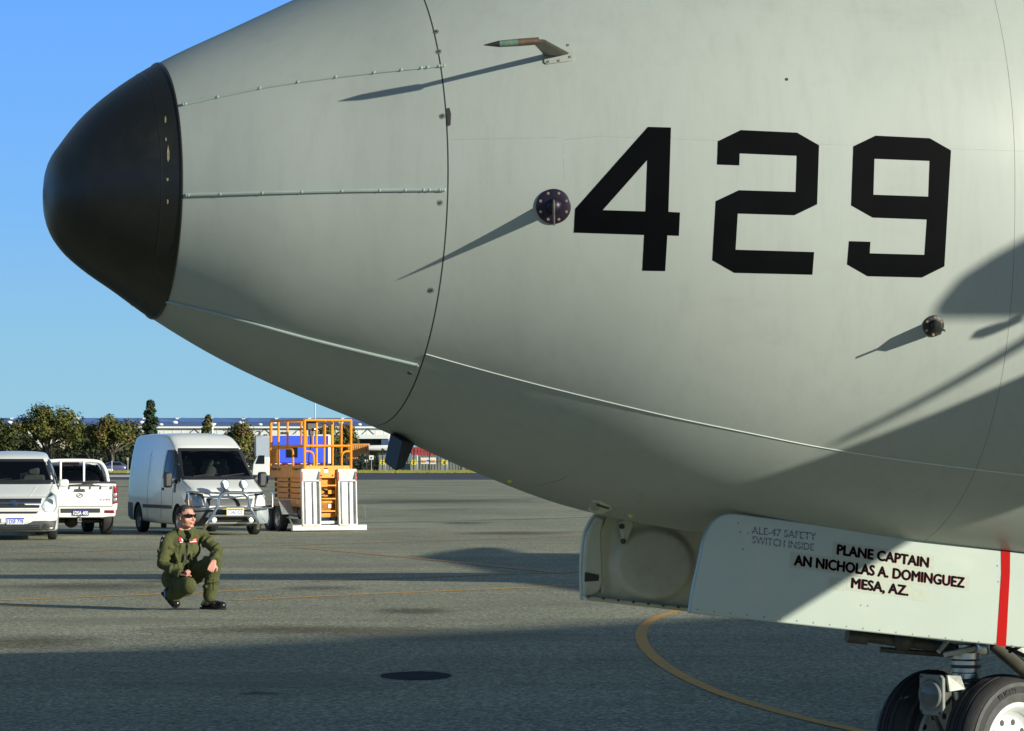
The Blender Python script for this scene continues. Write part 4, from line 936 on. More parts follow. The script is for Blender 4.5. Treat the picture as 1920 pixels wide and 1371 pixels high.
for sg in (1, -1):
    mb = MB(); mb.tube(bend3([(2.9, sg * .33, .66), (2.86, sg * .6, .62), (2.74, sg * .96, .64), (2.72, sg * .99, .68), (2.68, sg * 1.0, .96), (2.7, sg * .97, 1.0), (2.84, sg * .6, .985), (2.9, sg * .25, .96)]), .019, 8); V.o('side_hoop', mb, M['chrome'], bar_)
    mb = MB(); mb.tube([(2.6, sg * .5, .34), (2.86, sg * .57, .36)], .03, 8); V.o('bracket', mb, M['black'], bar_)
    y = sg * .22; c = Vector((2.93, y, 1.17)); mb = MB(); mb.lathe([(.0, -.1), (.06, -.09), (.098, -.03), (.105, .02), (.1, .035), (.094, .03)], c, (1, 0, .06), 28); sp = V.o('spotlight', mb, M['black'], bar_)
    mb = MB(); mb.tube([(2.9, y, .97), (2.92, y, 1.08)], .02, 8); V.o('spotlight_stem', mb, M['black'], bar_)
    mb = MB(); mb.lathe([(0, -.03), (.05, -.012), (.085, .012), (.1, .033)], c, (1, 0, .06), 28); o_ = V.o('spotlight_reflector', mb, M['reflector'], bar_)
    mb = MB(); mb.lathe([(.1, .034), (.06, .045), (0, .05)], c, (1, 0, .06), 28); V.o('spotlight_lens', mb, M['lamp_glass'], bar_)
    mb = MB(); mb.lathe([(.103, .02), (.109, .03), (.103, .04), (.097, .034)], c, (1, 0, .06), 28, closed=True); V.o('spotlight_ring', mb, M['chrome'], bar_)
    mb = MB(); mb.lathe([(.0, -.03), (.05, -.02), (.058, .02), (.0, .03)], (2.84, sg * .44, .36), (1, 0, 0), 16); V.o('driving_lamp', mb, M['reflector'], bar_)
V.plate((2.94, .03, .55), (0, 1, 0), (0, 0, 1), '1DAE 020', frame=True)
mb = MB(); mb.box((-.6, -.62, .2), (.14, .1, .16)); V.o('exhaust_box', mb, M['black'])
mb = MB(); mb.box((-.2, 0, .3), (4.2, 1.4, .12)); V.o('underbody', mb, M['black'])

# ---- white people mover cut off by the left edge
HM = R(-90 + 8.0); hm = Vector((math.cos(HM), math.sin(HM), 0)); fc = at(26, 862, 68.6)
V = Veh('passenger_van', 'white low passenger van facing the camera at the left edge', 'van', Vector((fc.x, fc.y, 0)) - hm * 2.56, HM)
st = [(2.60, section(.32, .6, .5, .62, .55)), (2.58, section(.24, .76, .56, .74, .66)), (2.5, section(.19, .88, .64, .88, .76)), (2.3, section(.18, .94, .8, .98, .82)), (1.75, section(.18, .958, .98, 1.16, .86)), (1.58, section(.18, .96, 1.02, 1.22, .86)), (1.48, section(.18, .96, 1.04, 1.27, .85)),
      (.72, section(.18, .96, 1.12, 1.74, .74)), (.6, section(.18, .96, 1.12, 1.8, .73)), (.3, section(.18, .96, 1.12, 1.88, .72)), (-.4, section(.18, .96, 1.12, 1.925, .71)), (-1.8, section(.2, .96, 1.12, 1.91, .71)), (-2.35, section(.24, .93, 1.12, 1.84, .69)), (-2.52, section(.34, .86, 1.12, 1.68, .66))]
cab = MB(); cab.prism([(-.2, -.76, .9), (1.3, -.76, .9), (1.46, -.78, 1.16), (1.54, -.78, 1.2), (.72, -.66, 1.7), (-.2, -.66, 1.7)], (0, 1.5, 0))
ws = MB(); ws.prism([(2.4, -.8, 1.27), (2.4, .8, 1.27), (2.4, .64, 1.7), (2.4, -.64, 1.7)], (-1.7, 0, 0))
sw = MB(); sw.prism([(1.2, -1.1, 1.2), (.2, -1.1, 1.2), (.2, -1.1, 1.64), (.62, -1.1, 1.66)], (0, 2.2, 0))
V.shell(st, M['car_white'], [wheel_cut(1.62, .385, .6, 1.2), wheel_cut(1.62, .385, -1.2, -.6), wheel_cut(-1.58, .385, .6, 1.2), wheel_cut(-1.58, .385, -1.2, -.6), cab, ws, sw])
V.p('windscreen_surround', [[(-.88, 1.2), (.88, 1.2), (.72, 1.745), (-.72, 1.745)], [(-.77, 1.285), (.77, 1.285), (.63, 1.69), (-.63, 1.69)]], V.front, M['black'], .008, .008)
V.p('windscreen', [[(-.79, 1.27), (.79, 1.27), (.64, 1.7), (-.64, 1.7)]], V.front, M['tint'], .003, 0)
for fn in (V.right, V.left):
    V.p('side_window', [[(1.2, 1.2), (.2, 1.2), (.2, 1.64), (.62, 1.66)]], fn, M['tint'], .003, 0)
    V.p('window_seal', [[(1.36, 1.14), (-2.1, 1.14), (-2.0, 1.7), (.62, 1.73)], [(1.2, 1.2), (.2, 1.2), (.2, 1.64), (.62, 1.66)]], fn, M['black'], .006, .006, .2)
    V.p('door_gap', [[(.12, .3), (.13, .3), (.13, 1.14), (.12, 1.14)]], fn, M['seam'], .0015, 0)
    V.p('door_gap', [[(1.22, .4), (1.23, .4), (1.2, 1.14), (1.19, 1.14)]], fn, M['seam'], .0015, 0)
V.p('hood_gap', [[(-.7, .925), (.7, .925), (.7, .934), (-.7, .934)]], V.front, M['seam'], .0015, 0)
V.p('bumper_crease', [[(-.82, .655), (.82, .655), (.82, .664), (-.82, .664)]], V.front, M['seam_light'], .0015, 0)
for sg in (1, -1):
    V.p('hood_gap', [[(sg * .7, .93), (sg * .71, .93), (sg * .83, 1.19), (sg * .82, 1.19)]], V.front, M['seam'], .0015, 0)
    V.p('hood_crease', [[(sg * .34, .95), (sg * .352, .95), (sg * .5, 1.18), (sg * .488, 1.18)]], V.front, M['car_silver'], .006, .006)
    V.p('headlight_rim', [[(sg * a, b) for a, b in ((.58, .735), (.65, .62), (.86, .6), (.925, .74), (.895, .96), (.785, 1.05), (.705, .94))], [(sg * a, b) for a, b in ((.605, .74), (.665, .645), (.835, .625), (.895, .74), (.865, .945), (.78, 1.012), (.725, .925))]], V.front, M['mid_grey'], .008, .008, .06)
V.p('lower_bumper', [[(-.86, .19), (.86, .19), (.9, .43), (.42, .42), (.3, .36), (-.3, .36), (-.42, .42), (-.9, .43)]], V.front, M['grey_bumper'], .014, .014)
for zz in (.235, .275, .315): V.p('bumper_slot', [[(-.55, zz), (.55, zz), (.55, zz + .018), (-.55, zz + .018)]], V.front, M['black'], .018, .004)
V.p('grille', [[(-.54, .7), (.54, .7), (.6, .9), (-.6, .9)]], V.front, M['black'], .006, .006)
V.p('grille_bar', [[(-.58, .785), (.58, .785), (.585, .815), (-.585, .815)]], V.front, M['chrome'], .016, .01)
V.p('bumper_slot', [[(-.48, .58), (.48, .58), (.53, .625), (-.53, .625)]], V.front, M['black'], .006, .006)
E8 = [(.085 * math.cos(t * .393), .8 + .048 * math.sin(t * .393)) for t in range(16)]
bd = V.p('badge', [E8], V.front, M['chrome'], .03, .02)
V.p('badge_field', [[(.075 * math.cos(t * .393), .8 + .039 * math.sin(t * .393)) for t in range(16)]], V.front, M['plate_dark'], .033, .002, parent=bd)
bm = flat_fill([[(-.045, .765), (-.025, .765), (-.014, .79), (.01, .797), (.002, .765), (.025, .765), (.05, .835), (.03, .835), (.018, .81), (-.006, .802), (.003, .835), (-.02, .835)]])
V.p('badge_letter', bm, V.front, M['chrome'], .037, .002, parent=bd)
for sg in (1, -1):
    ol = [(sg * a, b) for a, b in ((.6, .74), (.66, .64), (.84, .62), (.9, .74), (.87, .95), (.78, 1.02), (.72, .93))]
    hl = V.p('headlight', [ol], V.front, M['reflector'], .004, .004, .06); V.p('lens', [ol], V.front, M['lamp_glass'], .012, .008, .06, parent=hl)
    c = V.front(sg * .76, .82); mb = MB(); mb.lathe([(.04, .0), (.075, .01), (.08, .02)], c[0], (1, 0, 0), 20); V.o('projector', mb, M['chrome'], hl)
    V.p('fog_recess', [[(sg * .6, .27), (sg * .83, .29), (sg * .84, .38), (sg * .64, .36)]], V.front, M['black'], .02, .006)
    mb = MB(); mb.box((1.2, sg * 1.06, 1.22), (.12, .22, .17)); V.o('mirror', mb, M['car_white'], bevel=.05)
V.plate((2.625, .04, .42), (0, 1, 0), (0, 0, 1), '1DSF 778')
mb = MB(); mb.box((2.6, .04, .43), (.04, .62, .1)); V.o('plate_mount', mb, M['car_white'], bevel=.01)
for x, y in ((1.62, .82), (1.62, -.82), (-1.58, .82), (-1.58, -.82)): V.wheel(x, y, .325, .2)
for y in (-.4, .4):
    mb = MB(); mb.box((.2, y, 1.15), (.14, .5, .5)); mb.box((.18, y, 1.48), (.1, .26, .17)); V.o('seat', mb, M['seat'], bevel=.05)
mb = MB(); mb.box((1.25, 0, 1.1), (.3, 1.4, .16)); V.o('dashboard', mb, M['cabin'], bevel=.04)
for a, b in (((-.7, 1.265), (-.05, 1.3)), ((-.02, 1.265), (.6, 1.3))):
    q1 = V.front(*a); q2 = V.front(*b); mb = MB(); mb.tube([q1[0] + q1[1] * .02, q2[0] + q2[1] * .02], .011, 6); V.o('wiper', mb, M['black'])

# ---- white pickup seen from behind
HP = R(90 + 15.5); hp = Vector((math.cos(HP), math.sin(HP), 0)); rc_ = at(150, 862, 73.0)
V = Veh('pickup_truck', 'white pickup with black bed cover seen from behind beside the passenger van', 'pickup truck', Vector((rc_.x, rc_.y, 0)) + hp * 2.5, HP)
def sec2(zb, w, zm, zt_, r=.06): return [(w * .8, zb), (w - .03, zb + .02), (w, zb + .12), (w, zm), (w - .005, zt_ - .1), (w - .02, zt_ - .03), (w - .06, zt_), (w * .6, zt_ + .004), (0, zt_ + .006)]
st = [(2.5, sec2(.45, .66, .6, .72)), (2.44, sec2(.36, .8, .62, .9)), (2.2, sec2(.34, .87, .75, 1.04)), (1.2, sec2(.34, .885, .85, 1.12)), (.9, sec2(.36, .885, .85, 1.14)), (-.6, sec2(.36, .885, .85, 1.17)), (-2.2, sec2(.5, .885, .85, 1.2)), (-2.42, sec2(.52, .88, .85, 1.2)), (-2.46, sec2(.56, .86, .85, 1.17))]
V.shell(st, M['car_white'], [wheel_cut(1.62, .44, .55, 1.2), wheel_cut(1.62, .44, -1.2, -.55), wheel_cut(-1.42, .44, .55, 1.2), wheel_cut(-1.42, .44, -1.2, -.55)])
body_bvh = V.bvh
def cs(z0, w0, z1, w1): return [(w0 * .7, z0), (w0 - .01, z0 + .01), (w0, z0 + .04), (w0 - .02, z0 + .15), (w0 + (w1 - w0) * .6, z0 + (z1 - z0) * .6), (w1, z1 - .1), (w1 - .05, z1 - .035), (w1 * .7, z1), (0, z1 + .012)]
st = [(1.3, cs(1.04, .8, 1.14, .78)), (1.1, cs(1.04, .83, 1.24, .79)), (.5, cs(1.04, .85, 1.62, .7)), (.3, cs(1.04, .855, 1.7, .69)), (-.1, cs(1.04, .86, 1.735, .69)), (-.7, cs(1.04, .86, 1.72, .69)), (-.95, cs(1.04, .855, 1.66, .68)), (-1.06, cs(1.04, .85, 1.5, .7)), (-1.2, cs(1.04, .84, 1.24, .76))]
inn = MB(); inn.prism([(-.98, -.72, 1.12), (.9, -.72, 1.12), (.45, -.64, 1.58), (-.9, -.64, 1.6)], (0, 1.4, 0))
rw = MB(); rw.prism([(-2, -.72, 1.24), (-2, .72, 1.24), (-2, .6, 1.58), (-2, -.6, 1.58)], (1.3, 0, 0))
fw = MB(); fw.prism([(.2, -.68, 1.2), (.2, .68, 1.2), (.2, .58, 1.56), (.2, -.58, 1.56)], (1.5, 0, 0))
keep = V.body; V.shell(st, M['car_white'], [inn, rw, fw], 'cab')
RE = V.rear
V.p('rear_window', [[(-.73, 1.23), (.73, 1.23), (.61, 1.59), (-.61, 1.59)]], RE, M['tint_dark'], .004, 0)
V.p('windscreen', [[(-.69, 1.19), (.69, 1.19), (.59, 1.57), (-.59, 1.57)]], V.front, M['tint'], .004, 0)
V.p('window_seal', [[(-.77, 1.2), (.77, 1.2), (.64, 1.61), (-.64, 1.61)], [(-.72, 1.24), (.72, 1.24), (.6, 1.58), (-.6, 1.58)]], RE, M['black'], .007, .006)
V.p('brake_light', [[(-.2, 1.62), (.2, 1.62), (.2, 1.665), (-.2, 1.665)]], RE, M['tail_red'], .01, .01)
for fn in (V.right, V.left): V.p('side_window', [[(.75, 1.24), (-.8, 1.24), (-.72, 1.56), (.4, 1.56)]], fn, M['shade'], .004, .003)
# sports bar hoop and ladder rails over the bed
mb = MB(); mb.tube(bend3([(-1.3, -.82, 1.2), (-1.24, -.78, 1.45), (-1.18, -.68, 1.64), (-1.16, -.5, 1.7), (-1.16, 0, 1.715), (-1.16, .5, 1.7), (-1.18, .68, 1.64), (-1.24, .78, 1.45), (-1.3, .82, 1.2)]), .045, 12); hoop = V.o('sports_bar', mb, M['car_white'])
for y in (-.27, .27):
    mb = MB(); mb.box((-1.2, y, 1.45), (.04, .05, .5)); V.o('sports_bar_post', mb, M['car_white'], hoop, bevel=.01)
for sg in (1, -1):
    mb = MB(); mb.prism([(-1.3, sg * .84, 1.19), (-.95, sg * .84, 1.19), (-.95, sg * .7, 1.66), (-1.12, sg * .72, 1.62)], (0, -sg * .05, 0)); V.o('cab_buttress', mb, M['car_white'], bevel=.02)
V.bvh = body_bvh
mb = MB(); mb.box((-1.82, 0, 1.212), (1.24, 1.66, .035)); cov = V.o('bed_cover', mb, M['black'], bevel=.015)
V.p('cover_flap', [[(-.8, 1.125), (.8, 1.125), (.8, 1.215), (-.8, 1.215)]], V.rear, M['black'], .012, .012)
for k in range(7):
    y = -.72 + k * .24; mb = MB(); mb.box((-2.485, y, 1.09), (.016, .022, .06)); V.o('cover_hook', mb, M['black'], cov)
V.p('tailgate', [[(-.74, .68), (.74, .68), (.74, 1.12), (-.74, 1.12)]], V.rear, M['car_white'], .008, .008)
V.p('tailgate_gap', [[(-.755, .665), (.755, .665), (.755, 1.13), (-.755, 1.13)], [(-.74, .68), (.74, .68), (.74, 1.12), (-.74, 1.12)]], V.rear, M['seam'], .002, 0)
V.p('tailgate_handle', [[(-.13, 1.0), (.13, 1.0), (.11, 1.07), (-.11, 1.07)]], V.rear, M['chrome'], .03, .02)
V.p('handle_recess', [[(-.08, 1.005), (.08, 1.005), (.08, 1.03), (-.08, 1.03)]], V.rear, M['black'], .034, .004)
bd = V.p('badge', [[(.075 * math.cos(t * .393), .92 + .052 * math.sin(t * .393)) for t in range(16)], [(.055 * math.cos(t * .393), .92 + .035 * math.sin(t * .393)) for t in range(16)]], V.rear, M['chrome'], .02, .01)
V.p('badge_letter', [[(-.05, .912), (.04, .93), (.05, .945), (.0, .94), (-.03, .9)]], V.rear, M['chrome'], .02, .01, parent=bd)
V.p('lettering', fit_text('V240', .44, .7, .8, .84, .02), V.rear, M['seam'], .01, 0, .05)
for sg in (1, -1):
    tl_ = V.p('tail_light', [[(sg * a, b) for a, b in ((.77, .72), (.86, .74), (.865, 1.15), (.78, 1.15))]], V.rear, M['tail_red'], .02, .02, .05)
    for z_ in (.82, .93):
        c = V.rear(sg * .81, z_); mb = MB(); mb.lathe([(.0, .03), (.03, .03), (.042, .024), (.045, .015)], c[0], (-1, 0, 0), 16); V.o('tail_lamp', mb, M['tail_clear'], tl_)
mb = MB(); mb.prism([(-2.4, -.84, .44), (-2.58, -.8, .44), (-2.62, -.5, .4), (-2.62, .5, .4), (-2.58, .8, .44), (-2.4, .84, .44)], (0, 0, .22)); V.o('rear_bumper', mb, M['car_white'], bevel=.04)
mb = MB(); mb.box((-2.62, 0, .575), (.03, .9, .1)); V.o('bumper_step', mb, M['black'], bevel=.01)
for sg in (1, -1):
    mb = MB(); mb.box((-2.6, sg * .66, .55), (.06, .24, .07)); V.o('reflector', mb, M['tail_red'], bevel=.015)
V.plate((-2.64, 0, .53), (0, -1, 0), (0, 0, 1), '1DSA 400', dark=True)
mb = MB(); mb.box((-2.4, 0, .36), (.1, .1, .1)); mb.tube([(-2.5, 0, .36), (-2.66, 0, .36), (-2.68, 0, .42)], .022, 8); mb.ball((-2.68, 0, .44), .03, 10, 8); V.o('tow_ball', mb, M['steel'])
mb = MB(); mb.tube([(-1.42, -.7, .33), (-1.42, .7, .33)], .06, 10); mb.ball((-1.42, .05, .33), .17, 14, 10); V.o('rear_axle', mb, M['black'])
mb = MB(); mb.box((0, 0, .46), (4.2, 1.2, .14)); V.o('chassis', mb, M['black'])
for x, y in ((1.62, .76), (1.62, -.76), (-1.42, .76), (-1.42, -.76)): V.wheel(x, y, .37, .25)
for sg in (1, -1):
    mb = MB(); mb.box((.85, sg * 1.02, 1.2), (.1, .2, .19)); V.o('mirror', mb, M['black'], bevel=.04)
for y in (-.38, .38):
    mb = MB(); mb.box((-.25, y, 1.2), (.14, .46, .3)); mb.box((-.25, y, 1.43), (.1, .24, .15)); V.o('seat', mb, M['seat'], bevel=.04)

# ---- plant trailer carrying a scissor lift
HT = R(-90 + 24); ht = Vector((math.cos(HT), math.sin(HT), 0)); tc_ = gnd(617, 996.5)
T = Veh('plant_trailer', 'low plant trailer with two white loading ramps folded upright under the orange lift', 'trailer', (tc_.x, tc_.y, 0), HT)
mb = MB(); mb.box((0, 0, .09), (.12, 1.92, .13)); T.o('rear_beam', mb, M['ramp_white'], bevel=.01)
mb = MB(); mb.box((-1.5, -.72, .24), (2.9, .08, .12)); mb.box((-1.5, .72, .24), (2.9, .08, .12)); mb.box((-1.5, 0, .22), (2.9, 1.36, .06)); T.o('trailer_bed', mb, M['galv'])
mb = MB(); mb.tube([(-2.9, -.6, .3), (-4.2, 0, .4)], .05, 8); mb.tube([(-2.9, .6, .3), (-4.2, 0, .4)], .05, 8); T.o('drawbar', mb, M['galv'])
for x in (-.78, -1.5):
    for y in (-.95, .78): T.wheel(x, y, .31, .2)
for sg in (1, -1):
    rot = Matrix.Rotation(R(52), 3, 'Y'); mb = MB(); (sg < 0) and mb.box((-.42, sg * .95, .58), (.42, .3, .02), rot); mb.box((-1.14, sg * (.95 if sg < 0 else .74), .7), (1.2, .3, .02)); mg = T.o('mudguard', mb, M['galv'])
    for i in range(5 if sg < 0 else 0):
        for j in range(3):
            c = Vector((-.42, sg * .95 + (j - 1) * .09, .58)) + rot @ Vector(((i - 2) * .075, 0, .012)); mb = MB(); mb.box(c, (.03, .03, .006), rot); T.o('tread_stud', mb, M['steel'], mg)
    if sg < 0:
        mb = MB(); mb.tube([(-.05, sg * .9, .12), (-.3, sg * .92, .33), (-.6, sg * .92, .34)], .02, 8); T.o('light_bracket', mb, M['galv'])
    y0 = sg * .47; rr = Matrix.Rotation(R(-3.5), 3, 'Y'); o0 = Vector((.03, y0, .13))
    def rp(x, y, z): return o0 + rr @ Vector((x, y, z))
    mb = MB()
    for s2 in (-1, 1): mb.box(rp(0, s2 * .225, .69), (.1, .03, 1.38), rr)
    rm = T.o('loading_ramp', mb, M['ramp_white'], bevel=.006)
    mb = MB(); mb.box(rp(-.035, 0, .62), (.012, .42, 1.24), rr); T.o('ramp_sheet', mb, M['ramp_white'], rm)
    for yy in (-.1, .1): 
        mb = MB(); mb.box(rp(-.005, yy, .54), (.05, .085, 1.05), rr); T.o('ramp_rib', mb, M['ramp_white'], rm, bevel=.01)
    mb = MB(); mb.box(rp(.02, 0, 1.1), (.05, .42, .035), rr); T.o('ramp_crossbar', mb, M['ramp_white'], rm)
    mb = MB(); mb.prism([rp(-.03, -.21, 1.12), rp(-.03, .21, 1.12), rp(.05, .21, 1.38), rp(.05, -.21, 1.38)], rr @ Vector((-.015, 0, 0))); T.o('ramp_tongue', mb, M['ramp_white'], rm)
    mb = MB(); mb.tube([rp(.03, -.23, .02), rp(.03, .23, .02)], .03, 8); T.o('hinge_tube', mb, M['ramp_white'], rm)
    for s2 in (-1, 1):
        mb = MB(); mb.box(rp(.052, s2 * .225, 1.2), (.004, .03, .22), rr); T.o('ramp_marker', mb, mat('faded_red', (.42, .1, .07), .7, var=.5, scale=25), rm)
mb = MB()
for i in range(7): mb.tube([(.02 + .012 * math.sin(i * 2.1), .9 + i * .006, .62 - i * .045), (.03, .905 + i * .006, .6 - i * .045)], .011, 6)
T.o('safety_chain', mb, M['galv'])

S = Veh('scissor_lift', 'orange scissor lift with railed platform standing on the trailer', 'scissor lift', (tc_.x, tc_.y, .27), HT)
x0, x1, hw = -.1, -2.5, .6
mb = MB(); mb.box((-1.3, 0, .3), (2.3, .8, .3)); mb.box((-1.3, 0, .44), (2.36, 1.14, .06)); S.o('chassis', mb, M['yellow_dk'], bevel=.015)
for sg in (1, -1):
    mb = MB(); mb.box((-1.3, sg * .575, .4), (2.34, .04, .18)); S.o('chassis_side', mb, M['yellow'], bevel=.008)
    for k in range(2): mb = MB(); mb.box((-.6 - k * .5, sg * .597, .42), (.06, .004, .09)); S.o('decal', mb, M['sign_white'])
for x in (-.5, -2.1):
    for y in (-.5, .5): S.wheel(x, y, .2, .15)
cols = ('yellow', 'yellow_dk')
for sg in (1, -1):
    for k in range(4):
        z = .52 + k * .135
        for q, (dz1, dz2) in enumerate(((0, .012), (.012, 0))):
            mb = MB(); mb.prism([(-.16, sg * (.56 - q * .07), z + dz1), (-2.34, sg * (.56 - q * .07), z + dz2), (-2.34, sg * (.56 - q * .07), z + dz2 + .112), (-.16, sg * (.56 - q * .07), z + dz1 + .112)], (0, -sg * .05, 0)); S.o('scissor_arm', mb, M['yellow'], bevel=.006)
        for x in (-.3, -1.26, -2.22):
            mb = MB(); mb.lathe([(.045, 0), (.045, .03), (.03, .034), (0, .034)], (x, sg * .555, z + .06), (0, sg, 0), 12); S.o('pivot_pin', mb, M['gear_dark'])
for k in range(4):
    for x in (-.26, -2.26):
        mb = MB(); mb.tube([(x, -.46, .59 + k * .135), (x, .46, .59 + k * .135)], .03, 8); S.o('cross_shaft', mb, M['yellow_dk'])
mb = MB(); mb.box((-1.25, 0, .78), (2.0, .98, .56)); S.o('gap_filler', mb, M['yellow_dk'])  # added block that keeps the gaps between the scissor arms dark
mb = MB(); mb.tube([(-.5, 0, .5), (-1.9, 0, .95)], .06, 10); S.o('lift_cylinder', mb, M['gear_dark'])
# platform
mb = MB(); mb.box((-1.3, 0, 1.08), (2.4, 1.2, .06)); S.o('platform_deck', mb, M['yellow_dk'])
for sg in (1, -1):
    mb = MB(); mb.box((-1.3, sg * .6, 1.17), (2.4, .03, .3)); S.o('toe_panel', mb, M['yellow'], bevel=.006)
    mb = MB(); mb.box((-1.3, sg * .612, 1.1), (2.4, .02, .13)); S.o('toe_rail', mb, M['yellow'], bevel=.006)
for x in (x0, x1): mb = MB(); mb.box((x, 0, 1.17), (.03, 1.2, .3)); S.o('toe_panel', mb, M['yellow'], bevel=.006)
def side_txt(t, xa, xb, za, zb): patch('lettering', fit_text(t, xa, xb, za, zb, .02), lambda x, y: (Vector((x, -.6175, y)), Vector((0, -1, 0))), M['seam'], S.root, .004, smooth=None)
side_txt('Haulotte', -2.42, -1.75, 1.2, 1.28); side_txt('Compact 10', -.9, -.25, 1.19, 1.28)
for (y, z, m_, w_, h_) in ((.0, 1.2, 'sign_white', .1, .1), (.0, 1.25, 'tail_red', .1, .03)):
    mb = MB(); mb.box((x0 + .018, y - .05, z), (.004 if m_ == 'sign_white' else .006, w_, h_)); S.o('decal', mb, M[m_])
for y in (-.17, .12):
    mb = MB(); mb.lathe([(.024, .0), (.024, .004), (0, .004)], (x0 + .015, y, 1.08), (1, 0, 0), 10); S.o('bolt_hole', mb, M['bay'])
RZ = 2.42
def post(x, y, za=1.2, zb=RZ, r=.03): mb = MB(); mb.tube([(x, y, za), (x, y, zb)], r, 8); return S.o('rail_post', mb, M['yellow'])
for x in (x0, x1):
    for y in (-.6, .6): post(x, y, 1.05, RZ, .036)
for x in (-.75, -1.35, -1.95):
    post(x, .6)
for x in (-1.3, -1.95): post(x, -.6, 1.2 if x < -1.5 else 1.78, RZ)
for y in (.2, .33): post(x1, y, 1.78)
for y in (.02, .2): post(x0 - .25, y, 1.82)
for z in (RZ, 1.8):
    for a, b in (((x0, -.6), (x0, .6)), ((x1, -.6), (x1, .6)), ((x0, -.6), (x1, -.6)), ((x0, .6), (x1, .6))):
        mb = MB(); mb.tube([(a[0], a[1], z), (b[0], b[1], z)], .03, 8); S.o('rail', mb, M['yellow'])
for sg, (ya, yb) in ((1, (.6, .36)), (-1, (-.6, -.36))):
    mb = MB(); mb.tube(bend3([(x0, ya, 1.66), (x0, (ya + yb) / 2, 1.665), (x0, yb + sg * .03, 1.62), (x0, yb, 1.5), (x0, yb, 1.32)]), .026, 8); S.o('gate_hoop', mb, M['yellow'])
mb = MB(); mb.tube(bend3([(-2.4, -.6, 1.74), (-1.25, -.6, 1.74), (-.95, -.6, 1.7), (-.9, -.6, 1.55), (-.9, -.6, 1.2)]), .026, 8); S.o('gate_hoop', mb, M['yellow'])
mb = MB(); mb.box((-2.3, -.57, 1.55), (.36, .03, .34)); S.o('document_box', mb, M['yellow_dk'], bevel=.02)
mb = MB(); mb.box((-.35, -.36, 2.3), (.2, .24, .24)); mb.box((-.3, -.36, 2.12), (.1, .12, .14)); cbx = S.o('control_box', mb, M['black'], bevel=.02)
mb = MB(); mb.lathe([(.04, 0), (.04, .03), (0, .04)], (-.245, -.3, 2.2), (1, 0, 0), 12); S.o('stop_button', mb, M['tail_red'], cbx)
mb = MB(); mb.tube(bend3([(-.35, -.36, 2.1), (-.4, -.33, 1.8), (-.45, -.36, 1.5), (-.5, -.3, 1.15)]), .014, 6); S.o('control_cable', mb, M['black'], cbx)
mb = MB(); mb.tube([(-.33, -.3, 2.05), (-.33, -.3, 1.75)], .022, 8); S.o('rail_post', mb, M['yellow'])
# ladder and power pack between the ramps
for y in (-.2, .2):
    mb = MB(); mb.tube([(-.06, y, .1), (-.06, y, 1.0)], .022, 8); S.o('ladder_rail', mb, M['yellow'])
for z in (.22, .52, .84):
    mb = MB(); mb.box((-.06, 0, z), (.05, .4, .035)); S.o('ladder_rung', mb, M['yellow'], bevel=.005)
mb = MB(); mb.box((-.3, 0, .24), (.3, .9, .36)); S.o('power_pack', mb, M['yellow_dk'], bevel=.02)
mb = MB(); mb.box((-.146, .08, .34), (.004, .09, .09)); S.o('decal', mb, M['sign_white'])
mb = MB(); mb.box((-.146, -.22, .34), (.004, .05, .12)); S.o('decal', mb, M['sign_white'])
for k, (y, z) in enumerate(((-.12, .7), (.0, .63), (.1, .78))):
    mb = MB(); mb.tube(bend3([(-.2, y - .25, z), (-.22, y, z - .08), (-.2, y + .25, z + .03)]), .016, 6); S.o('hydraulic_hose', mb, M['black'])
mb = MB(); mb.box((-.2, .16, .68), (.1, .26, .1)); S.o('valve_block', mb, M['yellow'], bevel=.01)

# ---- blue box truck far behind the lift
tb = at(563, 862, 200.0); TS = 200.0 / 6000
K = Veh('box_truck', 'box truck with bright blue side and white cab parked behind the scissor lift', 'truck', (tb.x, tb.y, 0), 0)
zt2, zb2 = 1.735 + (862 - 817) * TS, 1.735 + (862 - 868) * TS
X = lambda u: (u - 563) * TS
mb = MB(); mb.box(((X(511) + X(615)) / 2, .95, (zt2 + zb2) / 2), (X(615) - X(511), 1.9, zt2 - zb2)); K.o('box_body', mb, M['truck_blue'], bevel=.03)
for z in (zt2, ):
    mb = MB(); mb.box(((X(511) + X(615)) / 2, .93, z + .02), (X(615) - X(511) + .1, 2.0, .1)); K.o('roof_cap', mb, M['sign_white'], bevel=.03)
mb = MB(); mb.box((X(615) + .03, .93, (zt2 + zb2) / 2), (.09, 2.0, zt2 - zb2 + .1)); K.o('corner_post', mb, M['sign_white'], bevel=.02)
mb = MB(); mb.box(((X(511) + X(615)) / 2, .9, zb2 - .06), (X(615) - X(511), 2.02, .1)); K.o('floor_rail', mb, M['tail_red'])
for k in range(4): mb = MB(); mb.box((X(522) + k * .8, -.12, zb2 - .055), (.4, .01, .05)); K.o('reflective_strip', mb, M['sign_white'])
mb = MB(); mb.box(((X(537) + X(558)) / 2, -.012, 1.735 + 15 * TS), (X(558) - X(537), .03, 22 * TS)); K.o('hatch_window', mb, M['shade'])
mb = MB(); mb.box(((X(477) + X(511)) / 2, .93, 1.735 + 24 * TS), (X(511) - X(477), 1.9, 42 * TS)); K.o('box_front', mb, M['truck_shade_grey'], bevel=.12)  # front of the box, painted in its shaded tone
mb = MB(); mb.prism([(X(472), -.0, .75), (X(506), 0, .75), (X(506), 0, 1.735 + 12 * TS), (X(484), 0, 1.735 + 12 * TS), (X(474), 0, 1.735 - 8 * TS)], (0, 1.9, 0)); K.o('cab', mb, M['sign_white'], bevel=.06)
mb = MB(); mb.prism([(X(479), -.02, 1.735 - 8 * TS), (X(496), -.02, 1.735 - 8 * TS), (X(496), -.02, 1.735 + 8 * TS), (X(485), -.02, 1.735 + 8 * TS)], (0, .02, 0)); K.o('cab_window', mb, M['shade'])
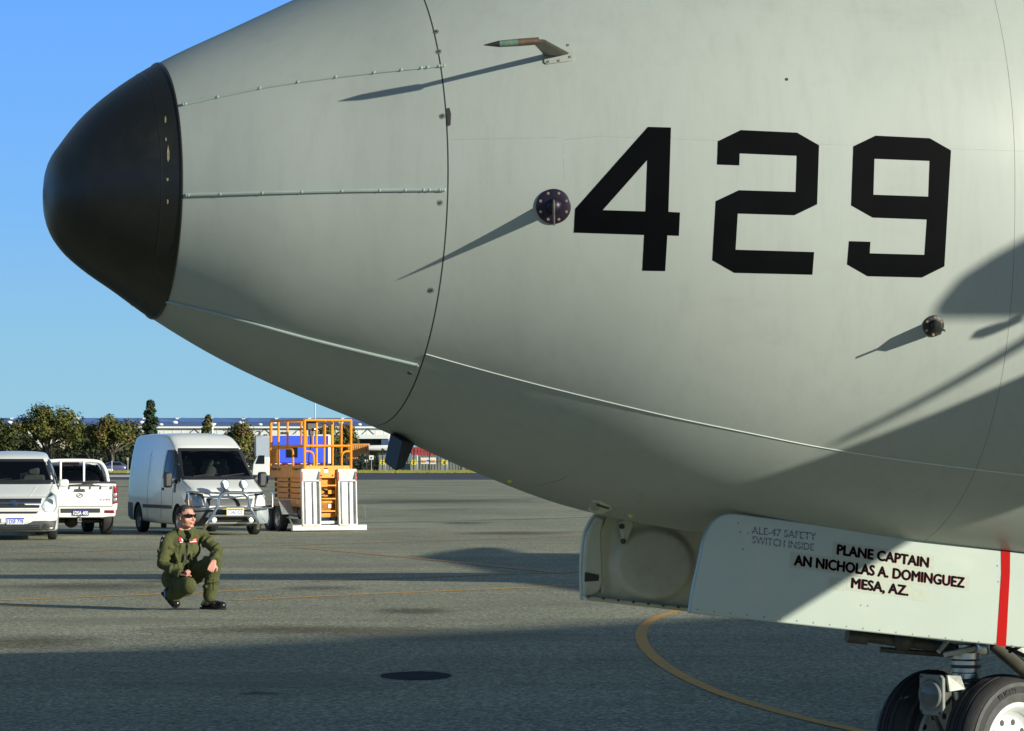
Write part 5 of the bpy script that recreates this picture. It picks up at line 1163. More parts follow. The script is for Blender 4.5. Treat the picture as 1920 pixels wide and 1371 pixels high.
mb = MB(); mb.box((X(560), .9, .85), (4.6, .9, .25)); K.o('chassis', mb, M['gear_dark'])
mb = MB(); mb.box((X(519), -.04, .82), (.5, .1, .24)); lp = K.o('side_locker', mb, M['galv']); mb = MB(); mb.box((X(523), -.1, .84), (.16, .02, .14)); K.o('side_lamp', mb, M['sign_white'])
for x, y in ((X(486), .2), (X(486), 1.6), (X(590), .2), (X(590), 1.6)): K.wheel(x, y, .45, .28)

# ---- parked cars beyond the verge fence
def small_car(name, label, u, v0, Y, colr, rz, L_=4.4, H_=1.5):
    p = at(u, 862, Y); C = Veh(name, label, 'car', (p.x, p.y, 0), rz, 'cars parked beyond the fence')
    cab0 = H_ * .62
    st = [(L_ / 2, section(.3, .7, .5, .62, .6)), (L_ / 2 - .1, section(.22, .84, .6, .78, .7)), (L_ * .22, section(.2, .88, .7, cab0, .78)), (L_ * .18, section(.2, .88, .72, cab0 + .06, .76)), (L_ * .02, section(.2, .88, .8, H_ - .04, .62)), (-L_ * .2, section(.2, .88, .8, H_, .62)), (-L_ * .36, section(.22, .87, .8, H_ - .1, .62)), (-L_ * .46, section(.26, .84, .75, cab0 + .15, .66)), (-L_ / 2, section(.4, .76, .6, cab0, .62))]
    C.shell(st, colr, [])
    for fn in (C.right, C.left): C.p('side_window', [[(L_ * .16, .98), (-L_ * .36, .98), (-L_ * .3, H_ - .15), (L_ * .02, H_ - .15)]], fn, M['shade'], .01, .01, .3)
    C.p('windscreen', [[(-.7, cab0 + .06), (.7, cab0 + .06), (.55, H_ - .1), (-.55, H_ - .1)]], C.front, M['shade'], .01, .01, .3)
    for sg in (1, -1): C.p('headlight', [[(sg * .5, .58), (sg * .78, .6), (sg * .76, .74), (sg * .52, .7)]], C.front, M['reflector'], .015, .01, .2)
    for x in (L_ * .31, -L_ * .3):
        for y in (.76, -.76): C.wheel(x, y, .32, .2)
small_car('parked_car', 'dark wagon facing the camera behind the white pickup, headlights glinting', 176, 890, 410, mat('car_black', (.03, .035, .045), .25, coat=.6), R(-75), 4.8, 1.75)
small_car('parked_car', 'dark blue sedan parked beyond the fence between two sign poles', 205, 889, 425, mat('car_navy', (.035, .045, .12), .25, coat=.6), R(200))

# ================================================================== PERSON
PY = 37.0
def pp(u, v, dy=0.0): return at(u, v, PY + dy)
J = dict(head=pp(349, 969, -.03), neck=pp(345, 992, .02), chest=pp(344, 1022, .02), belly=pp(340, 1058, .04), pelvis=pp(336, 1084, .08),
         rsh=pp(313, 1014, -.1), rel=pp(304, 1057, -.16), rwr=pp(338, 1076, -.33), lsh=pp(380, 1006, .09), lel=pp(407, 1034, -.08), lwr=pp(402, 1051, -.3),
         rhip=pp(322, 1086, .02), rkn=pp(354, 1098, -.4), rank=pp(317, 1119, -.02), lhip=pp(350, 1083, .12), lkn=pp(402, 1054, -.22), lank=pp(393, 1122, -.14))
man = thing('person', 'man in olive green flight suit and black sunglasses crouching with one knee raised, looking right', 'person', (J['pelvis'].x, PY, 0))
MO = Vector(man.location)
def remesh(name, mb, mats, vox, smooth_it, parent, disp=0.0):
    o = link(name, mesh_from(mb, name, mats, MO))
    r = o.modifiers.new('r', 'REMESH'); r.mode = 'VOXEL'; r.voxel_size = vox
    s = o.modifiers.new('s', 'SMOOTH'); s.factor = .5; s.iterations = smooth_it
    me = bake(o); o.modifiers.clear(); o.data = me; shade(me, 80); o.parent = parent; return o
HD = Matrix.Rotation(R(-52), 3, 'Z')          # the head looks to picture right: local -Y is the face
hc = J['head']
HS = 1.1
def hp_(x, y, z): return hc + Matrix.Rotation(R(52), 3, 'Z') @ Vector((x * HS * 1.04, y * HS, z * HS))
rot52 = Matrix.Rotation(R(52), 3, 'Z')
def hand(mb, wr, palm_dir, side, curl, nrm):
    pd = palm_dir.normalized(); nr = (nrm - pd * nrm.dot(pd)).normalized(); sd_ = pd.cross(nr) * side
    for i in range(4): mb.capsule(wr + sd_ * (.012 * (i - 1.5)), wr + pd * .085 + sd_ * (.021 * (i - 1.5)), .015, .0135, 8)
    for i, ln in enumerate((.9, 1.0, .96, .78)):
        p = wr + pd * .085 + sd_ * (.0215 * (i - 1.5)); d = pd.copy(); lens = (.042 * ln, .028 * ln, .021 * ln); ang = (curl * .8, curl * 1.1, curl * .7); r = .0105
        ax = sd_ * side; tot = .15 * curl
        for l_, a_ in zip(lens, ang):
            tot += a_; dd_ = Matrix.Rotation(tot, 3, ax.normalized()) @ pd
            q = p + dd_ * l_; mb.capsule(p, q, r, r * .92, 8); p = q; r *= .93
    t0 = wr + pd * .025 - sd_ * .035; t1 = t0 + (pd * .7 - sd_ * .6 - nr * .25).normalized() * .045; t2 = t1 + (pd * .9 - sd_ * .15 - nr * .3).normalized() * .034
    mb.capsule(t0 + sd_ * .02, t1, .0155, .013, 8); mb.capsule(t1, t2, .0125, .0105, 8)
b = MB()
# head: skull, face planes, jaw, nose, ears, neck
b.ball(hp_(0, .012, .035), .1 * HS, 20, 14, (.77, .97, .92), rot52); b.ball(hp_(0, -.02, -.03), .09 * HS, 18, 12, (.8, .88, 1.0), rot52)
b.ball(hp_(0, -.045, -.085), .048, 14, 10, (.95, .8, .75), rot52); b.capsule(hp_(-.045, -.01, -.07), hp_(-.012, -.075, -.098), .026, .02); b.capsule(hp_(.045, -.01, -.07), hp_(.012, -.075, -.098), .026, .02)
b.capsule(hp_(0, -.088, .012), hp_(0, -.108, -.028), .0085, .0135, 10); b.ball(hp_(0, -.113, -.031), .0125, 10, 8); b.ball(hp_(.012, -.1, -.034), .009, 8, 6); b.ball(hp_(-.012, -.1, -.034), .009, 8, 6)
b.capsule(hp_(-.035, -.078, .03), hp_(.035, -.078, .03), .014, .014); b.capsule(hp_(-.02, -.094, -.06), hp_(.02, -.094, -.06), .0075, .0075, 8); b.capsule(hp_(-.017, -.09, -.071), hp_(.017, -.09, -.071), .008, .008, 8)
for sg in (-1, 1):
    b.ball(hp_(sg * .078, .01, -.012), .03, 10, 8, (.35, .62, 1.0), rot52 @ Matrix.Rotation(sg * .35, 3, 'Z')); b.ball(hp_(sg * .05, -.05, -.03), .032, 10, 8)
b.capsule(hp_(0, .02, -.07), J['neck'], .06, .066, 16)
# body under the clothes
def limb(mb, pts, rs, n=12):
    for i in range(len(pts) - 1): mb.capsule(pts[i], pts[i + 1], rs[i], rs[i + 1], n)
limb(b, [J['neck'], J['chest'], J['belly'], J['pelvis']], [.062, .095, .1, .11]); limb(b, [J['rsh'], J['rel'], J['rwr']], [.05, .038, .027]); limb(b, [J['lsh'], J['lel'], J['lwr']], [.05, .038, .027])
limb(b, [J['neck'], J['rsh']], [.07, .05]); limb(b, [J['neck'], J['lsh']], [.07, .05])
limb(b, [J['rhip'], J['rkn'], J['rank']], [.08, .055, .04]); limb(b, [J['lhip'], J['lkn'], J['lank']], [.08, .055, .04])
hand(b, J['rwr'] + Vector((.01, -.01, -.003)), Vector((.9, -.35, -.12)), 1, 1.25, Vector((.1, -.2, 1)))
hand(b, J['lwr'] + Vector((-.005, -.02, -.012)), Vector((-.28, -.42, -.82)), 1, .42, Vector((.25, -1, .35)))
body = remesh('body', b, M['skin_h'], .0058, 3, man)
BB = bvh_of(body.data)
def bhit(u, v, bv=None):
    d = ray(u, v); r = (bv or BB).ray_cast(CO - MO, d)
    if r[0] is None: return None
    n = r[1].normalized(); return (r[0] + MO, -n if n.dot(d) > 0 else n)
# cropped hair: a thin cap over the skull
b = MB(); b.ball(hp_(0, .0135, .0365), .1 * HS, 28, 18, (.768, .968, .92), rot52)
hr = link('hair', mesh_from(b, 'hair', M['hair'], MO, 60)); bm = bmesh.new(); bm.from_mesh(hr.data)
inv = rot52.inverted()
dead = [v for v in bm.verts if (lambda q: q.z < .042 - (q.y + .02) * .5 or q.z < -.03 or (q.y < -.06 and q.z < .09))(inv @ (v.co + MO - hc))]
bmesh.ops.delete(bm, geom=dead, context='VERTS'); bm.to_mesh(hr.data); bm.free(); hr.parent = man
# lips
b = MB(); b.capsule(hp_(-.019, -.0975, -.0625), hp_(.019, -.0975, -.0625), .0062, .0062, 8); b.capsule(hp_(-.016, -.096, -.0705), hp_(.016, -.096, -.0705), .0065, .0065, 8); obj('lips', b, M['lips'], man, MO)
# wraparound sunglasses
b = MB()
for sg in (-1, 1):
    arc = [hp_(sg * .008, -.104, .012), hp_(sg * .035, -.102, .012), hp_(sg * .062, -.082, .013), hp_(sg * .076, -.05, .016)]
    hs = (.017, .0245, .023, .013); vv = []
    for p, h_ in zip(arc, hs): o2 = (p - hp_(0, 0, .012)).normalized() * .004; vv += [p + Z * h_ * .8, p - Z * h_, p - Z * h_ + o2, p + Z * h_ * .8 + o2]
    b.add(vv, [(i * 4 + j, i * 4 + (j + 1) % 4, i * 4 + 4 + (j + 1) % 4, i * 4 + 4 + j) for i in range(3) for j in range(4)] + [(0, 1, 2, 3), (12, 15, 14, 13)])
sg_ = obj('sunglasses', b, M['shade'], man, MO, 50)
b = MB(); b.capsule(hp_(-.01, -.106, .018), hp_(.01, -.106, .018), .004, .004, 8)
for sg in (-1, 1): b.tube([hp_(sg * .075, -.052, .018), hp_(sg * .084, -.01, .018), hp_(sg * .082, .02, .012)], .005, 6)
obj('temple', b, M['shade'], sg_, MO)
# flight suit
b = MB()
n_ = J['neck']; c_ = J['chest']; be = J['belly']; pe = J['pelvis']
sd_ = (J['lsh'] - J['rsh']).normalized()
for a_, r_, wv in ((n_ + Z * -.05, .082, .075), (c_ + Z * .06, .116, .1), (c_ - Z * .06, .118, .09), (be, .125, .075), (be - Z * .1, .128, .075), (pe, .14, .075)):
    b.capsule(a_ - sd_ * wv, a_ + sd_ * wv, r_, r_, 14)
for i in range(1): b.capsule(c_ - sd_ * .06, pe - sd_ * .05, .122, .135); b.capsule(c_ + sd_ * .06, pe + sd_ * .05, .122, .135)
b.capsule(n_ - Z * .04, J['rsh'], .075, .078); b.capsule(n_ - Z * .04, J['lsh'], .075, .078)
def sleeve(pts, rs, seed):
    q = random.Random(seed)
    for i in range(len(pts) - 1):
        b.capsule(pts[i], pts[i + 1], rs[i], rs[i + 1], 14)
        d = pts[i + 1] - pts[i]; s1 = d.cross(Vector((.3, 1, .2))).normalized(); s2 = d.normalized().cross(s1)
        for k in range(6):                   # folds of the cloth wrapping the limb
            f = q.uniform(.08, .92); r = rs[i] + (rs[i + 1] - rs[i]) * f; a0 = q.uniform(0, 6.28); prev = None
            for m_ in range(5):
                a_ = a0 + m_ * .38; p = pts[i] + d * (f + m_ * .025 * q.choice((1, 1))) + (s1 * math.cos(a_) + s2 * math.sin(a_)) * (r + .001)
                if prev is not None: b.capsule(prev, p, .019, .019, 7)
                prev = p
cuffR = J['rwr'].lerp(J['rel'], .13); cuffL = J['lwr'].lerp(J['lel'], .1)
sleeve([J['rsh'], J['rel'], cuffR], [.078, .064, .048], 1); sleeve([J['lsh'], J['lel'], cuffL], [.075, .061, .048], 2)
sleeve([J['rhip'], J['rkn'], J['rank'] + (J['rkn'] - J['rank']) * .24], [.122, .093, .085], 3); sleeve([J['lhip'], J['lkn'], J['lank'] + Z * .03], [.118, .09, .078], 4)
b.ball(pe + Vector((-.03, .1, -.02)), .15, 16, 12); b.capsule(J['rkn'] + Vector((-.03, .04, -.03)), J['rank'].lerp(J['rkn'], .3) + Vector((.01, .0, .02)), .085, .08)
q = random.Random(9)
for k in range(16):                          # diagonal folds over the chest and waist
    p = c_ + sd_ * q.uniform(-.13, .13) + Z * q.uniform(-.24, .06); dr = Vector((q.uniform(-.5, .5), 0, -1)).normalized()
    fwd = Vector((.35, -.94, 0)); 
    b.capsule(p + fwd * .117, p + dr * q.uniform(.06, .14) + fwd * .124, .018, .01, 6)
for k in range(3): b.capsule(pe + Z * (.1 + k * .03) - sd_ * .1 + Vector((.03, -.135, 0)), pe + Z * (.095 + k * .03) + sd_ * .1 + Vector((.05, -.13, 0)), .012, .012, 8)
suit = remesh('flight_suit', b, M['suit'], .0085, 2, man)
SB = bvh_of(suit.data)
shit = lambda u, v: bhit(u, v, SB)
def mpatch(name, loops, m, lift=.004, parent=None, step=3): return patch(name, flat_fill(loops), shit, m, parent or man, lift, lift, MO, step)
# open collar, undershirt
b = MB(); b.capsule(n_ + Vector((.0, -.02, -.03)), n_ + Vector((.02, -.045, -.08)), .054, .046, 14); obj('undershirt', b, M['shirt'], man, MO)
for px, dy in ((((336, 990), (334, 1001), (341, 1007), (351, 1013)), -.085), (((357, 991), (361, 998), (359, 1006), (354, 1013)), -.1)):
    pts = [pp(u, v, dy - .012 * i) for i, (u, v) in enumerate(px)]; b = MB()
    vv = []
    for i, p in enumerate(pts):
        o2 = Vector((-.03 if px[0][0] < 350 else .034, .03, -.012)); vv += [p + Z * .006, p + o2, p + o2 * .98 + Vector((0, -.01, -.006)), p + Vector((0, -.012, 0))]
    b.add(vv, [(i * 4 + j, i * 4 + (j + 1) % 4, i * 4 + 4 + (j + 1) % 4, i * 4 + 4 + j) for i in range(len(pts) - 1) for j in range(4)] + [(0, 1, 2, 3), (len(vv) - 4, len(vv) - 1, len(vv) - 2, len(vv) - 3)]); obj('collar', b, M['suit'], man, MO, 60)
mpatch('zip', [[(351.6, 1014), (353.6, 1014), (351.5, 1038), (349, 1062), (347, 1061), (349.5, 1038)]], M['shirt'], .003)
for (u, v) in ((352.3, 1020.5), (349.6, 1040), (348.2, 1055)): 
    h = shit(u, v); b = MB(); b.box(h[0] + h[1] * .006, (.008, .006, .02)); obj('zip_pull', b, M['steel'], man, MO)
pr = mpatch('chest_patch', [[(339.5 + 5.9 * math.cos(t * .393), 1012.8 + 6.9 * math.sin(t * .393)) for t in range(16)]], M['patch_black'], .005)
mpatch('patch_field', [[(339.5 + 4.8 * math.cos(t * .393), 1012.3 + 5.6 * math.sin(t * .393)) for t in range(16)]], M['patch_red'], .007, pr)
mpatch('patch_emblem', [[(339.5, 1009), (343, 1009.5), (343, 1014), (340.5, 1016), (339.8, 1012)]], M['patch_white'], .009, pr)
mpatch('patch_scroll', [[(336.5, 1016.5), (342.5, 1016.5), (342, 1018.2), (337, 1018.2)]], M['patch_white'], .009, pr)
nm = mpatch('name_tag', [[(354, 1011), (369, 1009), (369.5, 1017.5), (354.5, 1019)]], M['patch_black'], .005)
mpatch('patch_field', [[(354.6, 1011.7), (368.3, 1009.8), (368.8, 1016.9), (355, 1018.3)]], M['patch_red'], .007, nm)
mpatch('wings_badge', [[(357.5, 1012), (367.6, 1010.4), (366.8, 1012.6), (362, 1013.3)]], M['patch_gold'], .009, nm)
mpatch('name_bar', [[(356, 1015), (367.8, 1013.8), (368, 1016), (356, 1017.4)]], M['patch_white'], .009, nm)
sp_ = mpatch('shoulder_patch', [[(298.5, 1004.5), (308.5, 1004), (309, 1011), (306.5, 1016), (303, 1018.5), (299.5, 1015)]], M['patch_black'], .005)
mpatch('patch_scroll', [[(299.5, 1004.8), (308, 1004.5), (308.3, 1007.5), (299.8, 1008)]], M['patch_white'], .007, sp_); mpatch('patch_emblem', [[(301, 1011.5), (303, 1013), (306, 1011.5), (303.4, 1016)]], M['patch_white'], .007, sp_)
for px in ([(398.8, 1086), (400.6, 1086), (400.8, 1108), (399, 1108)], [(343, 1038), (352, 1044), (351.5, 1046), (342.5, 1040)], [(357, 1044), (365, 1036), (366, 1037.5), (358, 1046)]): mpatch('pocket_zip', [px], M['shirt'], .002)
h = None
# cuffs
for wr, el, r_ in ((J['rwr'], J['rel'], .052), (J['lwr'], J['lel'], .05)):
    d = (wr - el).normalized(); b = MB(); b.lathe([(r_ - .01, 0), (r_, .004), (r_ + .002, .03), (r_, .06), (r_ - .01, .062)], wr - d * .05, d, 20); obj('cuff', b, M['suit'], man, MO)
# boots
def boot(name, heel, toe, ankle, sole_up):
    d = (toe - heel); L_ = d.length; d.normalize(); s_ = d.cross(sole_up).normalized(); b = MB()
    f = lambda x, y, z: heel + d * (x * L_) + s_ * y + sole_up * z
    b.capsule(f(.14, 0, .06), f(.45, 0, .068), .047, .053); b.capsule(f(.45, 0, .062), f(.82, 0, .05), .052, .046); b.ball(f(.84, 0, .048), .049, 14, 10); b.capsule(f(.6, .012, .042), f(.82, .006, .04), .04, .036); b.capsule(f(.6, -.012, .042), f(.82, -.006, .04), .04, .036)
    b.capsule(f(.18, 0, .07), ankle, .052, .056); b.capsule(f(.38, 0, .085), ankle, .046, .054)
    o = remesh(name, b, M['boot'], .009, 2, man); b = MB()
    out = [(0, -.028), (.1, -.037), (.4, -.037), (.7, -.047), (.9, -.04), (1.0, -.012), (1.0, .012), (.9, .04), (.7, .047), (.4, .037), (.1, .037), (0, .028)]
    b.prism([f(x, y, .0) for x, y in out], sole_up * .024); obj('sole', b, M['rubber'], o, MO)
hl_, te = gnd(377, 1142), gnd(424, 1143.6); boot('boot', hl_ + Z * .0, te, J['lank'], Z)
te = gnd(328, 1143.5); hl_ = pp(304, 1112, .09); te = te + Vector((.02, -.06, 0)); up_ = Vector((.55, -.35, .5)); d = (te - hl_).normalized(); up_ = (up_ - d * up_.dot(d)).normalized()
boot('boot', hl_, te + Z * .012, J['rank'], up_)

# ================================================================== BACKGROUND
def BX(u, Y): return (u - 960) / F_PX * Y
def BZ(v, Y): return CAM_Z + (HOR - v) / F_PX * Y
# ---- long warehouse with blue saw-tooth roof
WY = 640.0
wh = thing('warehouse', 'long white warehouse with blue roof and round white roof vents behind the trees', 'building', (BX(350, WY), WY, 0))
WO = Vector(wh.location)
def wo(name, mb, m, parent=None, bevel=0): return obj(name, mb, m, parent or wh, WO, 30, bevel)
xa, xb = BX(-260, WY), BX(729, WY); ze, zr = BZ(800.5, WY), BZ(787.5, WY)
mb = MB(); mb.box(((xa + xb) / 2, WY + 40, ze / 2), (xb - xa, 80, ze)); wo('wall', mb, M['white_panel'])
for k in range(60):
    x = xa + (xb - xa) * (k + .5) / 60; mb = MB(); mb.box((x, WY - .03, ze * .72), (.12, .06, ze * .5)); wo('wall_rib', mb, M['white_panel'])
mb = MB(); mb.prism([(xa - .5, WY - .6, ze), (xa - .5, WY + 40, zr + .9), (xa - .5, WY + 80, ze)], (xb - xa + 1, 0, 0)); rf = wo('roof', mb, M['roof_blue'])
mb = MB(); mb.box(((xa + xb) / 2, WY - .7, ze - .1), (xb - xa + 1, .3, .35)); wo('gutter', mb, M['vent_white'], rf)
slope = (zr + .9 - ze) / 40.6
k = 0
for u in range(-250, 720, 62):
    y = WY + 22; x = BX(u, y); z0 = ze + slope * 22.6
    mb = MB(); mb.prism([(x - 3.6, y, z0 - .2), (x - 3.9, y, BZ(784.5, y)), (x - 3.0, y, BZ(783.3, y)), (x + 3.0, y, z0 + .25), (x + 3.0, y, z0 - .2)], (0, 14, 0)); wo('roof_monitor', mb, M['roof_blue_lt'], rf)
    x2 = BX(u + 20, WY + 14); mb = MB(); mb.ball((x2, WY + 14, ze + slope * 14 + .25), .62, 14, 10, (1, .7, .55)); wo('roof_vent', mb, M['vent_white'], rf)
    x3 = BX(u + 27, WY + 30); mb = MB(); mb.box((x3, WY + 30, ze + slope * 30 + .35), (1.1, 1, .3)); wo('roof_vent', mb, M['vent_white'], rf)
    if k % 3 == 0: x4 = BX(u - 6, WY + 6); mb = MB(); mb.ball((x4, WY + 6, ze + slope * 6 + .2), .45, 12, 8, (1, .7, .55)); wo('roof_vent', mb, M['vent_white'], rf)
    k += 1
for u in (365, 432, 497, 561, 604, 690):
    x = BX(u, WY); mb = MB()
    mb.tube([(x - 1.5, WY - .1, BZ(817, WY)), (x, WY - .1, BZ(804.5, WY)), (x + 1.5, WY - .1, BZ(817, WY))], .07, 5); wo('wall_brace', mb, M['dark_wall'])
for u in (530, 537): mb = MB(); mb.box((BX(u, WY), WY - .1, BZ(812, WY)), (.5, .1, .45)); wo('wall_louvre', mb, M['dark_wall'])
mb = MB(); mb.box(((BX(640, WY) + xb) / 2, WY - 1.5, BZ(819, WY)), (xb - BX(640, WY), 3, 8 * WY / F_PX)); wo('canopy', mb, M['white_panel'])
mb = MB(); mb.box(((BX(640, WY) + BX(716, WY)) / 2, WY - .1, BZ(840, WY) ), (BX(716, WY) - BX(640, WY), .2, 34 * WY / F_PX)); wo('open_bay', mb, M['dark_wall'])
mb = MB(); mb.box(((BX(716, WY) + xb) / 2, WY - 1.4, BZ(843, WY)), (xb - BX(716, WY), 2.6, 40 * WY / F_PX)); wo('end_panel', mb, M['navy'])

# ---- containers, tanks, compound sheds beyond the fence
def block(name, label, cat, u0, u1, v0, v1, Y, dep, m, ribs=0, parts=None, group=None):
    x0, x1 = BX(u0, Y), BX(u1, Y); z0 = BZ(v1, Y) if v1 < 884 else 0.0; z1 = BZ(v0, Y)
    t = thing(name, label, cat, ((x0 + x1) / 2, Y, 0), 0, group); O = Vector(t.location)
    mb = MB(); mb.box(((x0 + x1) / 2, Y + dep / 2, (z0 + z1) / 2), (x1 - x0, dep, z1 - z0)); obj('body', mb, m, t, O, bevel=.05)
    for i in range(ribs):
        x = x0 + (x1 - x0) * (i + .5) / ribs; mb = MB(); mb.box((x, Y - .03, (z0 + z1) / 2), ((x1 - x0) / ribs * .45, .06, (z1 - z0) * .9)); obj('rib', mb, m, t, O)
    return t, O
CY = 520.0
block('shipping_container', 'orange container stacked high behind the fence right of the lift', 'container', 652, 692, 832, 884.5, CY, 2.5, M['container_or'], 10)
block('shipping_container', 'red container behind the grey sheds under the aircraft nose', 'container', 770, 842, 838, 884.5, CY + 14, 2.5, M['container_red'], 12)
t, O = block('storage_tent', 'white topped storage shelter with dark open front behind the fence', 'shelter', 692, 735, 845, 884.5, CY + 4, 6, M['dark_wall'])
mb = MB(); mb.box((BX(714, CY), CY + 2, BZ(840, CY)), (BX(738, CY) - BX(692, CY), 9, 10 * CY / F_PX)); obj('roof', mb, M['container_wh'], t, O, bevel=.2)
SY = 470.0
for (u0, u1, v0, lab, sym) in ((710, 724, 853, 'grey cabinet with yellow round sign left of the chin antenna', 0), (769, 783, 853, 'grey cabinet with yellow round sign right of the chin antenna', 1), (826, 839, 856, 'grey cabinet with yellow round sign cut off by the aircraft belly', 2)):
    t, O = block('compound_cabinet', lab, 'cabinet', u0, u1, v0, 884.6, SY, 1.2, M['galv'], 0, None, 'cabinets with round yellow signs')
    cx, cz, r = BX((u0 + u1) / 2, SY), BZ(867, SY), 5.4 * SY / F_PX
    mb = MB(); mb.lathe([(r, 0), (r, .03), (0, .03)], (cx, SY - .03, cz), (0, -1, 0), 24); sg = obj('round_sign', mb, M['sign_yellow'], t, O)
    mb = MB()
    for a, b_ in (((-.1, -.14), (.14, .22)), ((-.16, -.2), (.08, -.2)), ((.02, .0), (.12, -.16))): mb.tube([(cx + a[0], SY - .07, cz + a[1]), (cx + b_[0], SY - .07, cz + b_[1])], .03, 5)
    obj('sign_symbol', mb, M['black'], sg, O)
block('compound_shed', 'long grey ribbed shed behind the fence, below the red container', 'shed', 724, 870, 854.5, 884.6, SY + 8, 5, M['shed_grey'], 26)
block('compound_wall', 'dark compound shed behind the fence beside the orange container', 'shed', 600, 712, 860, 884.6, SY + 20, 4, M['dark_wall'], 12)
t, O = block('hoarding', 'white sign board with orange band and blue mark on the grey shed', 'sign', 788.5, 817, 858, 870.5, SY + 6, .1, M['sign_white'])
for a, b_ in ((789, 798.5), (807, 816.5)): mb = MB(); mb.box((BX((a + b_) / 2, SY + 6), SY + 5.95, BZ(865, SY + 6)), (BX(b_, SY) - BX(a, SY), .06, 4.2 * SY / F_PX)); obj('orange_band', mb, M['sign_orange'], t, O)
mb = MB(); mb.prism([(BX(800, SY + 6), SY + 5.9, BZ(864, SY)), (BX(803, SY + 6), SY + 5.9, BZ(862, SY)), (BX(806, SY + 6), SY + 5.9, BZ(864, SY)), (BX(803, SY + 6), SY + 5.9, BZ(864.6, SY))], (0, .05, 0)); obj('blue_mark', mb, M['sign_blue'], t, O)
def sign(name, lab, u, v0, w_, h_, Y, m, base=None, grp=None):
    x = BX(u, Y); t = thing(name, lab, 'sign', (x, Y, 0), 0, grp); O = Vector(t.location)
    mb = MB(); mb.tube([(x, Y, 0), (x, Y, BZ(v0 - h_ / 2, Y))], .05, 6); obj('pole', mb, M['post_grey'], t, O)
    mb = MB(); mb.box((x, Y - .06, BZ(v0, Y)), (w_ * Y / F_PX, .03, h_ * Y / F_PX)); pl = obj('panel', mb, m, t, O)
    return t, O, pl
t, O, pl = sign('notice_sign', 'white notice sign with red mark on a pole by the fence', 696.5, 858, 8.5, 8, 440, M['sign_white'])
mb = MB(); mb.ball((BX(696.5, 440), 439.9, BZ(858.5, 440)), .13, 10, 8, (1, .2, 1)); obj('red_mark', mb, M['tail_red'], pl, O)
sign('notice_sign', 'small blank white sign low on the fence beside the lift', 687, 864.5, 6, 5, 442, M['sign_white'])
sign('road_sign', 'grey back of a tall road sign beside the parked wagon', 190, 862, 3, 6, 400, M['post_grey'])
sign('road_sign', 'road sign just left of the white panel van', 240, 861, 4, 6, 400, M['post_grey'])
x = BX(210, 405); mb = MB(); mb.tube([(x, 405, 0), (x, 405, BZ(864, 405))], .07, 8); tag(obj('marker_post', mb, M['post_grey']), 'plain grey post in front of the dark blue sedan', 'post')
p = at(206, 862, 408); mb = MB(); mb.box((p.x, 408, .3), (.75, .5, .5)); tag(obj('service_box', mb, M['sign_white'], bevel=.05), 'small white service box on the dry verge grass', 'box')
# street and mast lights
t = thing('light_pole', 'thin tall light mast rising behind the scissor lift', 'light pole', (BX(591, 500), 500, 0)); O = Vector(t.location)
mb = MB(); mb.tube([(O.x, 500, 0), (O.x, 500, BZ(690, 500))], [.12, .07], 8); obj('mast', mb, M['post_grey'], t, O); mb = MB(); mb.box((O.x, 500, BZ(690, 500)), (1.4, .4, .25)); obj('lamp_head', mb, M['post_grey'], t, O)
t = thing('street_lamp', 'white twin headed lamp in front of the warehouse by a small tree', 'street lamp', (BX(398.5, 500), 500, 0)); O = Vector(t.location)
mb = MB(); mb.tube([(O.x, 500, 0), (O.x, 500, BZ(797, 500))], .13, 8); obj('post', mb, M['vent_white'], t, O); mb = MB(); mb.lathe([(.05, -.5), (.55, .0), (.6, .18), (0, .25)], (O.x, 500, BZ(796, 500)), (0, 0, 1), 12); obj('lamp_head', mb, M['vent_white'], t, O)
t = thing('street_lamp', 'dark lamp post seen against the warehouse left of the blue truck', 'street lamp', (BX(486, 480), 480, 0)); O = Vector(t.location)
mb = MB(); mb.tube([(O.x, 480, 0), (O.x, 480, BZ(809, 480))], .1, 6); obj('post', mb, M['dark_wall'], t, O); mb = MB(); mb.box((O.x - .15, 480, BZ(809, 480)), (.6, .3, .18)); obj('lamp_head', mb, M['dark_wall'], t, O)

# ---- security fence
def fence(label, x0, x1, Y, h, gap, m, barbs=True, first=0.0):
    t = thing('security_fence', label, 'fence', ((x0 + x1) / 2, Y, 0)); O = Vector(t.location)
    n = int((x1 - x0) / gap); pm = None
    for i in range(n + 1):
        x = x0 + i * gap
        if pm is None:
            mb = MB(); mb.tube([(0, 0, 0), (0, 0, h)], .075, 6); mb.tube([(0, 0, h), (0, -.3, h + .35)], .05, 5); pm = mesh_from(mb, 'post', m, smooth=30)
        o = link('post', pm, t); o.location = (x - O.x, 0, 0)
    for k, z in enumerate((h - .02, h * .5, .1)): mb = MB(); mb.tube([(x0, Y, z), (x1, Y, z)], .03, 5); obj('rail', mb, m, t, O)
    for k in range(3): mb = MB(); mb.tube([(x0, Y - .1 - k * .1, h + .12 + k * .12), (x1, Y - .1 - k * .1, h + .12 + k * .12)], .012, 4); obj('barbed_wire', mb, m, t, O)
    mb = MB(); s = .35; k = 0; x = x0 - h
    while x < x1:
        for d in (1, -1):
            a, b_ = (x, x + h) if d > 0 else (x + h, x); mb.tube([(a, Y - .04 * d, .06), (b_, Y - .04 * d, h)], .011, 3)
        x += s
    tag(obj('chain_link', mb, m, t, O, smooth=None), kind='stuff')
fence('tall black chain link fence behind the access road right of the lift', BX(600, 440), BX(1100, 440), 440, 2.9, 2.15, M['post'])  # the access road named here is the far shade strip
fence('dark chain link fence below the trees behind the parked vehicles', BX(-260, 455), BX(470, 455), 455, 2.5, 3.0, M['post'])

